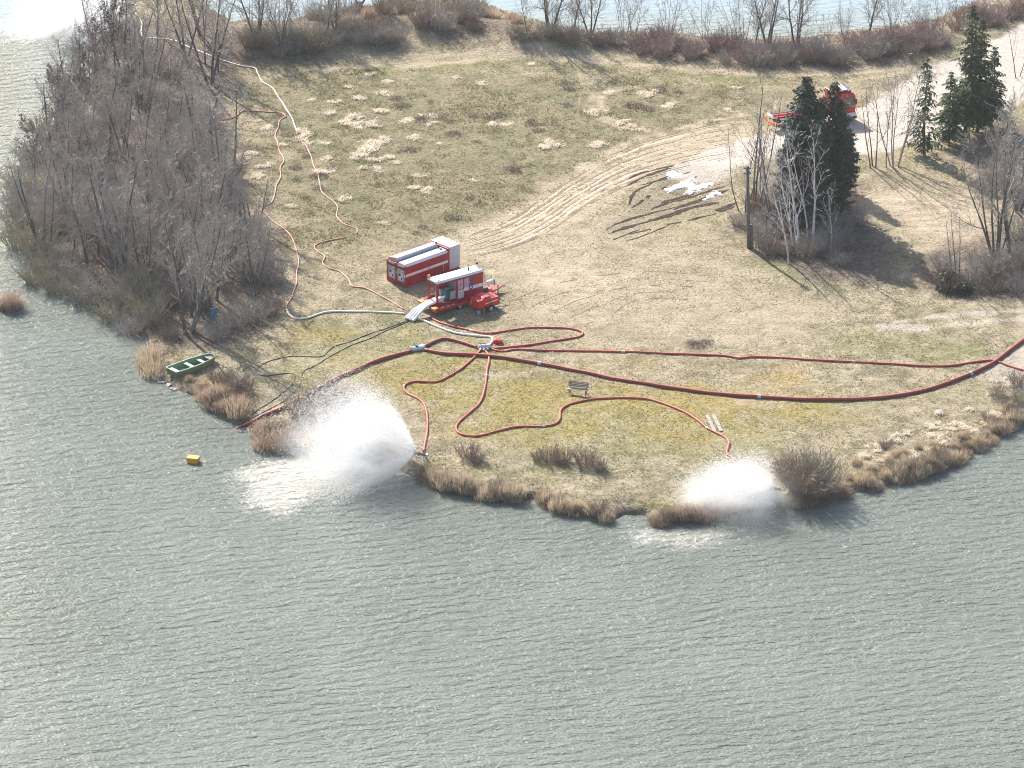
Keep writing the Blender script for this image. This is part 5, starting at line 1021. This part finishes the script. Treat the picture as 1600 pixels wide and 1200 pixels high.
# flat white hoses falling from the deck to the grass
mw = Matrix.Translation((org.x, org.y, TZ)) @ Matrix.Rotation(ang, 4, 'Z')
ends = [(633, 499), (637, 500.5), (641, 502), (645, 503.5)]
who = ['rearmost', 'second from the rear', 'third from the rear', 'frontmost']
for k, e_ in enumerate(ends):
    y_ = BY0 + .95 - .22 * k
    s0 = mw @ Vector((1.0, y_, DZ + .35)); s1 = mw @ Vector((.3, y_, DZ + .27)); s2 = mw @ Vector((-.25, y_, DZ + .16)); eg = g(*e_); e0 = Vector((eg.x, eg.y, gz(eg.x, eg.y) + .13)); m1 = s2.lerp(e0, .45) + Vector((0, 0, .10)); m2 = s2.lerp(e0, .8) - Vector((0, 0, .02))
    P_ = [s0, s1, s2, m1, m2, e0]; out = []
    for i in range(5):
        p0, p1, p2, p3 = P_[max(i - 1, 0)], P_[i], P_[i + 1], P_[min(i + 2, 5)]
        for j in range(6):
            tt = j / 6; out.append(.5 * ((2 * p1) + (-p0 + p2) * tt + (2 * p0 - 5 * p1 + 4 * p2 - p3) * tt * tt + (-p0 + 3 * p1 - 3 * p2 + p3) * tt ** 3))
    out.append(e0)
    tag(obj('delivery_hose', MB().tube(out, .115, 10), M['white'], smooth=True), ['white hose farthest from the camera of the four dropping off the trailer deck', 'second white hose from the back of the four dropping off the deck', 'third white hose from the back of the four dropping off the deck', 'white hose nearest the camera of the four dropping off the trailer deck'][k], 'hose', 'white hoses off the trailer deck')

# ------------------------------------------------------------------ small red power trailer
org, ang = frame_at((747.5, 492), (780, 482))
t = thing('generator_trailer', 'small bright red two wheeled generator trailer beside the pump trailer', 'trailer', (org.x, org.y, gz(org.x, org.y)), ang)
obj('chassis', MB().box(0, .05, .42, 2.35, 1.25, .50), M['dark'], t)
obj('body', MB().prism([(0, .503), (2.3, .503), (2.38, 1.0), (2.25, 1.22), (1.35, 1.22), (1.35, 1.42), (.55, 1.42), (.50, 1.28), (0, 1.28)], 'y', 0, 1.3), M['red_light'], t, bevel=.03)
obj('hood_top', MB().box(.6, .05, 1.422, 1.3, 1.25, 1.47), M['red_light'], t, bevel=.02)
obj('skirt', MB().box(-.01, -.01, .44, .9, 1.31, .6), M['red'], t)
obj('side_stripe', MB().prism([(.75, .80), (2.1, .90), (2.1, 1.0), (.75, .88)], 'y', -.012, -.003), M['white'], t)
obj('stripe_print', MB().box(1.1, -.017, .855, 1.5, -.013, .90), M['dark'], t)
obj('end_label', MB().box(-.012, .95, .75, -.003, 1.15, 1.08), M['orange'], t)
for y in (-.22, 1.3):
    o = obj('wheel', MB().cyl((1.25, y, .34), (1.25, y + .22, .34), .34, 20), M['black'], t, bevel=.04); obj('rim', MB().cyl((1.25, y - .01 if y < 0 else y + .23, .34), (1.25, y + .06, .34), .20, 14), M['steel'], o)
    obj('mudguard', MB().prism([(.85, .62), (1.05, .76), (1.45, .76), (1.65, .62), (1.65, .58), (1.45, .71), (1.05, .71), (.85, .58)], 'y', y, y + .22), M['red_light'], t)
obj('drawbar', MB().cyl((2.35, .3, .5), (3.25, .65, .48), .04, 8).cyl((2.35, 1.0, .5), (3.25, .65, .48), .04, 8).cyl((3.25, .65, .48), (3.55, .65, .48), .05, 8), M['steel'], t)
for x in (2.5, 2.8): obj('rail', MB().cyl((x, .3, .5), (x, .3, .85), .02, 6).cyl((x, 1.0, .5), (x, 1.0, .85), .02, 6), M['steel'], t)
jk = obj('jockey_wheel', MB().cyl((.12, .05, .16), (.12, .2, .16), .17, 12), M['grey'], t); obj('prop_leg', MB().cyl((.6, -.05, 0), (.6, -.05, .45), .04, 8), M['steel'], t)

# ------------------------------------------------------------------ fire truck (hook lift), mostly behind the conifers
fa, ra = g(1337, 190), g(1196, 210)
ang = math.atan2(fa.y - ra.y, fa.x - ra.x); TLn = 8.6
t = thing('fire_truck', 'red hook lift fire truck standing behind the dark conifers by the gravel road', 'truck', (fa.x, fa.y, gz(fa.x, fa.y)), ang)   # x=0 front bumper, truck runs to -x, right side at y=0
obj('cab', MB().prism([(-2.25, .95), (-.08, .95), (-.02, 1.75), (-.12, 2.65), (-.32, 2.98), (-2.25, 2.98)], 'y', 0, 2.45), M['red_light'], t, bevel=.06)
obj('roof_shield', MB().prism([(-2.0, 2.983), (-.5, 2.983), (-.9, 3.18), (-1.9, 3.22)], 'y', .25, 2.2), M['red'], t, bevel=.03)
obj('light_bar', MB().box(-.75, .25, 3.0, -.45, 2.2, 3.17), M['navy'], t, bevel=.03); obj('light_bar_cover', MB().box(-1.3, .3, 3.19, -.8, 2.1, 3.30), M['lgrey'], t, bevel=.03)
obj('side_window', MB().prism([(-1.25, 1.80), (-.20, 1.80), (-.24, 2.60), (-1.25, 2.60)], 'y', -.012, .01), M['glass'], t)
obj('windscreen', MB().prism([(-.015, 1.80), (-.135, 2.62), (-.16, 2.62), (-.04, 1.80)], 'y', .15, 2.3), M['glass'], t)
obj('yellow_stripe', MB().box(-2.2, -.012, 1.55, -.1, -.003, 1.63), M['yellow'], t)
obj('step_panel', MB().box(-.75, -.02, .55, .06, 2.47, .947), M['white'], t, bevel=.03); obj('bumper', MB().box(-.4, -.02, .28, .12, 2.47, .547), M['dark'], t, bevel=.04)
obj('mirror', MB().box(-.15, -.3, 1.9, -.05, -.1, 2.4).cyl((-.1, -.1, 2.5), (-.1, .05, 2.5), .02, 6), M['dark'], t)
obj('chassis', MB().box(-8.4, .75, .75, -.7, .87, 1.0).box(-8.4, 1.6, .75, -.7, 1.72, 1.0), M['dark'], t)
for x in (-1.35, -5.8, -7.2):
    for y in (.02, 2.1):
        o = obj('wheel', MB().cyl((x, y, .5), (x, y + .32, .5), .5, 22), M['black'], t, bevel=.05); obj('rim', MB().cyl((x, y - .012 if y < 1 else y + .33, .5), (x, y + .1, .5), .28, 16), M['steel'], o)
obj('wheel_arch', MB().tube([(-1.35 + .64 * math.cos(R(a_)), .0, .5 + .64 * math.sin(R(a_))) for a_ in range(-10, 191, 20)], .05, 6), M['lgrey'], t)
obj('hook_arm', MB().tube([(-7.8, 1.22, 1.15), (-3.6, 1.22, 1.2), (-3.0, 1.22, 1.5), (-2.8, 1.22, 2.3), (-3.1, 1.22, 2.6)], .14, 8), M['red'], t)
obj('lift_frame', MB().box(-8.5, .8, 1.003, -3, 1.0, 1.2).box(-8.5, 1.45, 1.003, -3, 1.65, 1.2), M['red_light'], t)
obj('mudguard', MB().box(-7.9, 0, 1.08, -5.1, .5, 1.14).box(-7.9, 1.95, 1.08, -5.1, 2.45, 1.14), M['dark'], t)
obj('equipment_box', MB().box(-4.9, .02, .55, -3.6, .6, 1.25), M['red'], t, bevel=.03); obj('air_tank', MB().cyl((-4.8, 2.1, .8), (-3.7, 2.1, .8), .22, 12), M['steel'], t)
obj('rear_bar', MB().box(-8.65, .1, .5, -8.5, 2.35, .72), M['orange'], t); obj('rear_roller', MB().cyl((-8.5, .75, 1.25), (-8.5, 1.75, 1.25), .14, 10), M['white'], t)
obj('rear_lamp', MB().box(-8.68, .1, .75, -8.55, .5, .95).box(-8.68, 1.95, .75, -8.55, 2.35, .95), M['orange'], t)

# ------------------------------------------------------------------ boat, sign, bench, boards, pole, buoy, nozzles
ba, bb = g(268, 590), g(327, 566)
bang = math.atan2(bb.y - ba.y, bb.x - ba.x); BLn = 4.5
bz = gz((ba.x + bb.x) / 2, (ba.y + bb.y) / 2)
t = thing('rowing_boat', 'green flat bottomed rowing boat with three pale seats on the bank', 'boat', (ba.x, ba.y, bz + .02), bang)
def hull(s_in, z_in):
    st = []
    for u, w0, w1, zb in ((0, .62, .72, .0), (.25, .68, .80, 0), (.55, .66, .80, 0), (.8, .50, .64, .03), (.93, .36, .48, .1), (1.0, .28, .38, .2)):
        x = u * BLn; st.append(((x, -(w1 - s_in), .52 + .12 * u * u), (x, -(w0 - s_in), zb + z_in), (x, (w0 - s_in), zb + z_in), (x, (w1 - s_in), .52 + .12 * u * u)))
    return st
mb = MB(); so = hull(0, 0); si = hull(.05, .05)
for st in (so, si):
    i = len(mb.v)
    for s_ in st: mb.v += list(s_)
    for k in range(len(st) - 1):
        for j in range(3): mb.f.append((i + k * 4 + j, i + k * 4 + j + 1, i + k * 4 + j + 5, i + k * 4 + j + 4))
    mb.f.append((i, i + 1, i + 2, i + 3)); e_ = i + (len(st) - 1) * 4; mb.f.append((e_, e_ + 1, e_ + 2, e_ + 3))
obj('hull', mb, M['boat'], t)
for sg in (0, 3): obj('gunwale', MB().tube([Vector(s_[sg]) + Vector((0, 0, .02)) for s_ in so], .05, 6), M['boat_edge'], t)
obj('transom_edge', MB().tube([Vector(so[0][0]) + Vector((0, 0, .02)), Vector(so[0][3]) + Vector((0, 0, .02))], .035, 6), M['boat_edge'], t); obj('bow_edge', MB().tube([Vector(so[-1][0]) + Vector((0, 0, .02)), Vector(so[-1][3]) + Vector((0, 0, .02))], .04, 6), M['boat_edge'], t)
for x, w_ in ((.35, .70), (1.95, .74), (3.25, .66)): obj('seat', MB().box(x - .16, -w_ + .04, .40, x + .18, w_ - .04, .44), M['boat_edge'], t)
obj('bow_deck', MB().prism([(3.85, -.52), (4.48, -.36), (4.48, .36), (3.85, .52)], 'z', .50, .54), M['boat_in'], t)
obj('floor_board', MB().box(.1, -.5, .055, 3.9, .5, .075), M['boat_in'], t)

q = g(334, 506)
t = thing('information_sign', 'teal blue sign panel on posts at the grove edge above the boat', 'sign', (q.x, q.y, gz(q.x, q.y)), .5)
for x in (-.2, .2): obj('post', MB().box(x - .03, -.02, -.1, x + .03, .02, 1.55), M['steel'], t)
obj('panel', MB().box(-.28, -.05, .75, .28, -.022, 1.5), M['sign'], t); obj('panel_edge', MB().box(-.3, -.055, 1.5, .3, -.018, 1.54), M['lgrey'], t); obj('lower_panel', MB().box(-.26, -.05, .35, .26, -.022, .7), M['sign'], t)

bl, br_ = g(891.5, 615), g(914, 617.5)
q = (bl + br_) / 2; bang = math.atan2(br_.y - bl.y, br_.x - bl.x)
t = thing('park_bench', 'weathered wooden bench facing the lake beside the thick red hose', 'bench', (q.x, q.y, gz(q.x, q.y)), bang)
for k in range(3): obj('seat_slat', MB().box(-.9, -.25 + k * .16, .44, .9, -.12 + k * .16, .48), M['wood_pale'], t)  # paler than the back slats: sunlight on the seat put into its colour
for k in range(4): obj('back_slat', MB().box(-.9, .255 + k * .03, .55 + k * .12, .9, .285 + k * .03, .64 + k * .12), M['wood'], t)  # darker wood stands in for the shade on the backrest
for x in (-.75, .7):
    obj('leg', MB().box(x, -.22, -.05, x + .07, -.15, .44), M['wood'], t); obj('leg', MB().box(x, .16, -.05, x + .07, .23, .44), M['wood'], t)
    obj('back_support', MB().prism([(.20, .44), (.25, .44), (.38, 1.05), (.34, 1.05)], 'x', x, x + .06), M['wood'], t); obj('seat_bearer', MB().box(x, -.24, .38, x + .07, .24, .438), M['wood'], t)

for k, (p0, p1, lab) in enumerate((((1105, 650), (1117, 676), 'grey weathered board lying on the grass left of its twin by the winding hose'), ((1114.5, 649), (1127, 675), 'grey weathered board lying on the grass right of its twin by the winding hose'))):
    a_, b_ = g(*p0), g(*p1); d = b_ - a_; ln = math.hypot(d.x, d.y)
    t = thing('timber_board', lab, 'board', (a_.x, a_.y, gz((a_.x + b_.x) / 2, (a_.y + b_.y) / 2) + .04), math.atan2(d.y, d.x))
    for j in range(6):
        w_ = .13 + .05 * random.Random(j + 9 * k).random(); obj('plank', MB().box(ln * j / 6 + .012, -w_, 0, ln * (j + 1) / 6 - .012, w_, .05 + .012 * (j % 2)), M['wood_pale'], t)
    obj('runner', MB().box(0, -.05, -.06, ln, .05, -.002), M['wood'], t)

q = g(1170, 388)
PH = hpx(388, 126)
t = thing('utility_pole', 'old grey wooden utility pole standing at the left edge of the birch clump', 'pole', (q.x, q.y, gz(q.x, q.y)), 0); t.rotation_euler = (0, -.035, 0)
obj('shaft', MB().tube([(0, 0, -.3), (0, 0, PH * .5), (0, 0, PH)], [.19, .16, .135], 12), M['pole'], t, smooth=True)
obj('brace_stub', MB().tube([(.28, .0, -.3), (.27, 0, 2.2), (.2, 0, 2.3)], [.17, .16, .14], 10), M['pole'], t)
for z_ in (PH - .25, PH - .75):
    a_ = obj('cross_arm', MB().box(-.32, -.05, z_, .32, .05, z_ + .1), M['pole'], t)
    for x in (-.26, .26): obj('insulator', MB().cyl((x, 0, z_ + .1), (x, 0, z_ + .26), .06, 8), M['grey'], a_)

p = unproj(302, 722, 0.0)
t = thing('yellow_float', 'yellow box shaped float on the open water near the large hose', 'buoy', (p[0], p[1], -.08), -.25)
obj('body', MB().prism([(-.46, 0), (.42, 0), (.5, .5), (-.52, .5)], 'y', -.3, .35), M['yellow'], t, bevel=.04); obj('lid', MB().box(-.5, -.32, .502, .49, .37, .55), M['yellow'], t, bevel=.02); obj('rope_ring', MB().tube([(.55 + .07 * math.cos(a_), .0, .3 + .07 * math.sin(a_)) for a_ in [k * PI / 4 for k in range(9)]], .02, 6), M['dark'], t)

def nozzle(px, py, label, zr):
    q = g(px, py); z0 = gz(q.x, q.y)
    t = thing('spray_nozzle', label, 'nozzle', (q.x, q.y, z0), PI)
    for a_ in (0.6, 2.7, 4.7): obj('leg', MB().cyl((0, 0, .55), (.5 * math.cos(a_), .5 * math.sin(a_), 0), .03, 6), M['steel'], t)
    obj('barrel', MB().tube([(-.3, 0, .6), (.25, 0, .75), (.45, 0, .82)], [.11, .10, .14], 12), M['dark'], t); obj('coupling', MB().cyl((-.3, 0, .55), (-.3, 0, .72), .14, 12), M['steel'], t)
    return Vector((q.x - .5, q.y, z0 + .85))
nz1 = nozzle(661, 722, 'dark nozzle on a tripod at the shore feeding the left spray', 0)
nz2 = nozzle(1216, 776, 'dark nozzle on a tripod inside the right spray', 0)
nz3 = nozzle(207, 17, 'dark nozzle at the end of the white hose in the grove corner', 0)

# ------------------------------------------------------------------ water spray: droplets on their own trajectories, and mist
def spray_mat():
    m = bpy.data.materials.new('water_droplets'); m.use_nodes = True; nt = m.node_tree; n = nt.nodes; l = nt.links
    n.remove(n['Principled BSDF']); d = n.new('ShaderNodeBsdfDiffuse'); t_ = n.new('ShaderNodeBsdfTranslucent'); x = n.new('ShaderNodeMixShader')
    d.inputs['Color'].default_value = t_.inputs['Color'].default_value = (.92, .93, .95, 1); x.inputs[0].default_value = .8
    l.new(d.outputs[0], x.inputs[1]); l.new(t_.outputs[0], x.inputs[2]); tp = n.new('ShaderNodeBsdfTransparent'); y = n.new('ShaderNodeMixShader'); y.inputs[0].default_value = .5; l.new(tp.outputs[0], y.inputs[1]); l.new(x.outputs[0], y.inputs[2])
    l.new(y.outputs[0], n['Material Output'].inputs['Surface']); return m
SPM = spray_mat()
def spray(name, origin, axis, half, n, v0, k0, wind, seed, label, tmax=1.6, size=0.016, ln=0.05, hollow=0.5):
    rs = np.random.RandomState(seed); ax = np.array(Vector(axis).normalized()); up = np.array([0, 0, 1.0]); s1 = np.cross(ax, up); s1 /= np.linalg.norm(s1); s2 = np.cross(s1, ax)
    jets = 70; jw = rs.rand(jets) ** 2.2; jw /= jw.sum(); jc = rs.rand(jets) ** hollow * half; jp = rs.uniform(0, 2 * PI, jets); j = rs.choice(jets, n, p=jw)
    free = rs.rand(n) < .22
    th = np.where(free, rs.rand(n) ** hollow * half, jc[j] + rs.normal(0, .05, n)); ph = np.where(free, rs.uniform(0, 2 * PI, n), jp[j] + rs.normal(0, .07, n))
    d = ax[None] * np.cos(th)[:, None] + (s1[None] * np.cos(ph)[:, None] + s2[None] * np.sin(ph)[:, None]) * np.sin(th)[:, None]
    v = d * (v0 * rs.uniform(.6, 1.1, n))[:, None]; k = (k0 * np.exp(rs.normal(0, .35, n)))[:, None]
    vt = np.array(wind)[None] + np.array([0, 0, -9.8])[None] / k
    t_ = (rs.rand(n) ** 1.0 * tmax)[:, None]
    P_ = np.array(origin)[None] + vt * t_ + (v - vt) * (1 - np.exp(-k * t_)) / k
    P_ += rs.normal(0, 1, (n, 3)) * (0.02 + .16 * t_)
    V_ = vt + (v - vt) * np.exp(-k * t_)
    ok0 = (P_[:, 2] > .02) & (P_[:, 2] > bil(Z, P_[:, 0], P_[:, 1]) + .02); P_, V_ = P_[ok0], V_[ok0]; n = len(P_)
    V_ /= np.linalg.norm(V_, axis=1)[:, None] + 1e-6; q = rs.normal(0, 1, (n, 3)); q -= V_ * (q * V_).sum(1)[:, None]; q /= np.linalg.norm(q, axis=1)[:, None]; q2 = np.cross(V_, q)
    sz = (size * np.exp(rs.normal(0, .3, n)))[:, None] * (.55 + .6 * np.minimum(1, t_[ok0] * 1.6)); L_ = (ln * np.exp(rs.normal(0, .5, n)))[:, None]
    VV = np.stack([P_ - V_ * L_, P_ + q * sz, P_ - q * sz * .5 + q2 * sz * .87, P_ - q * sz * .5 - q2 * sz * .87], 1)
    base = (np.arange(n) * 4)[:, None, None]; T = np.array([[0, 2, 1], [0, 3, 2], [0, 1, 3], [1, 2, 3]])[None]
    me = np_mesh(name, VV.reshape(-1, 3), (base + T).reshape(-1, 3), SPM)
    return tag(obj(name, me, None), label, 'water spray', kind='stuff')
spray('water_spray', nz1, (-.95, .04, .24), R(57), 175000, 19.0, 1.9, (-3.0, -.6, 0), 1, 'wide white fan of water blown left from the left nozzle', 1.7, hollow=.28, size=.0115, ln=.10)
spray('water_spray', nz2, (-.9, -.12, .08), R(96), 150000, 12.5, 2.4, (-4.2, .5, 0), 2, 'round white burst of water from the right nozzle', 1.5, hollow=.5, size=.0115, ln=.09)
spray('water_spray', nz3, (-1, .15, .25), R(50), 80000, 20.0, 1.5, (-3, 0, 0), 3, 'white spray over the lake in the far left corner', 1.8, size=.017, ln=.09)
def mist(name, c_px, cz, size, dens, label, seed):
    x, y = unproj(c_px[0], c_px[1], cz)
    bm = bmesh.new(); bmesh.ops.create_icosphere(bm, subdivisions=3, radius=1.0); me = bpy.data.meshes.new(name); bm.to_mesh(me); bm.free()
    m = bpy.data.materials.new('mist'); m.use_nodes = True; nt = m.node_tree; n = nt.nodes; l = nt.links; n.remove(n['Principled BSDF'])
    pv = n.new('ShaderNodeVolumePrincipled'); pv.inputs['Color'].default_value = (.99, .99, .99, 1); pv.inputs['Anisotropy'].default_value = .45
    tc = n.new('ShaderNodeTexCoord'); ln_ = n.new('ShaderNodeVectorMath'); ln_.operation = 'LENGTH'; l.new(tc.outputs['Object'], ln_.inputs[0])
    mr = n.new('ShaderNodeMapRange'); mr.interpolation_type = 'SMOOTHSTEP'; mr.inputs['From Min'].default_value = 1.0; mr.inputs['From Max'].default_value = .1; mr.inputs['To Min'].default_value = 0; mr.inputs['To Max'].default_value = 1; l.new(ln_.outputs['Value'], mr.inputs['Value'])
    nz = n.new('ShaderNodeTexNoise'); nz.inputs['Scale'].default_value = 2.6; nz.inputs['Detail'].default_value = 4; mp = n.new('ShaderNodeMapping'); mp.inputs['Location'].default_value = (seed * 3.1, seed, 0); l.new(tc.outputs['Object'], mp.inputs['Vector']); l.new(mp.outputs['Vector'], nz.inputs['Vector'])
    r2 = n.new('ShaderNodeMapRange'); r2.inputs['From Min'].default_value = .36; r2.inputs['From Max'].default_value = .68; r2.inputs['To Min'].default_value = 0.08; r2.inputs['To Max'].default_value = 1; l.new(nz.outputs['Fac'], r2.inputs['Value'])
    mu = n.new('ShaderNodeMath'); mu.operation = 'MULTIPLY'; l.new(mr.outputs[0], mu.inputs[0]); l.new(r2.outputs[0], mu.inputs[1]); m2 = n.new('ShaderNodeMath'); m2.operation = 'MULTIPLY'; l.new(mu.outputs[0], m2.inputs[0]); m2.inputs[1].default_value = dens
    l.new(m2.outputs[0], pv.inputs['Density']); l.new(pv.outputs[0], n['Material Output'].inputs['Volume'])
    me.materials.append(m); o = obj(name, me, None); o.location = (float(x), float(y), cz); o.scale = size; return tag(o, label, 'mist', kind='stuff')
mist('spray_mist', (548, 700), 2.4, (7.4, 4.6, 4.2), .30, 'drifting white mist of the left spray', 1)
mist('spray_mist', (1155, 775), 1.4, (6.0, 4.0, 2.8), .62, 'white mist around the right spray', 2)
mist('spray_mist', (118, 20), 2.2, (7, 6, 4.2), .9, 'white mist of the far spray over the lake', 3)
# ------------------------------------------------------------------ hazy air
hzm = bpy.data.materials.new('hazy_air'); hzm.use_nodes = True; hn = hzm.node_tree.nodes; hn.remove(hn['Principled BSDF'])
hv = hn.new('ShaderNodeVolumePrincipled'); hv.inputs['Color'].default_value = (.97, .98, 1, 1); hv.inputs['Density'].default_value = HAZE; hv.inputs['Anisotropy'].default_value = 0.3
hzm.node_tree.links.new(hv.outputs[0], hn['Material Output'].inputs['Volume'])
tag(obj('haze', MB().box(-2600, -2600, -1.8, 2600, 2600, CAM.z + 8), hzm), 'thin spring haze over the lake', 'haze', kind='stuff')

for o in [o for o in COL.objects if o.type == 'EMPTY' and 'category' not in o]:      # prototypes that found no spot
    for ch in list(o.children): bpy.data.objects.remove(ch)
    bpy.data.objects.remove(o)
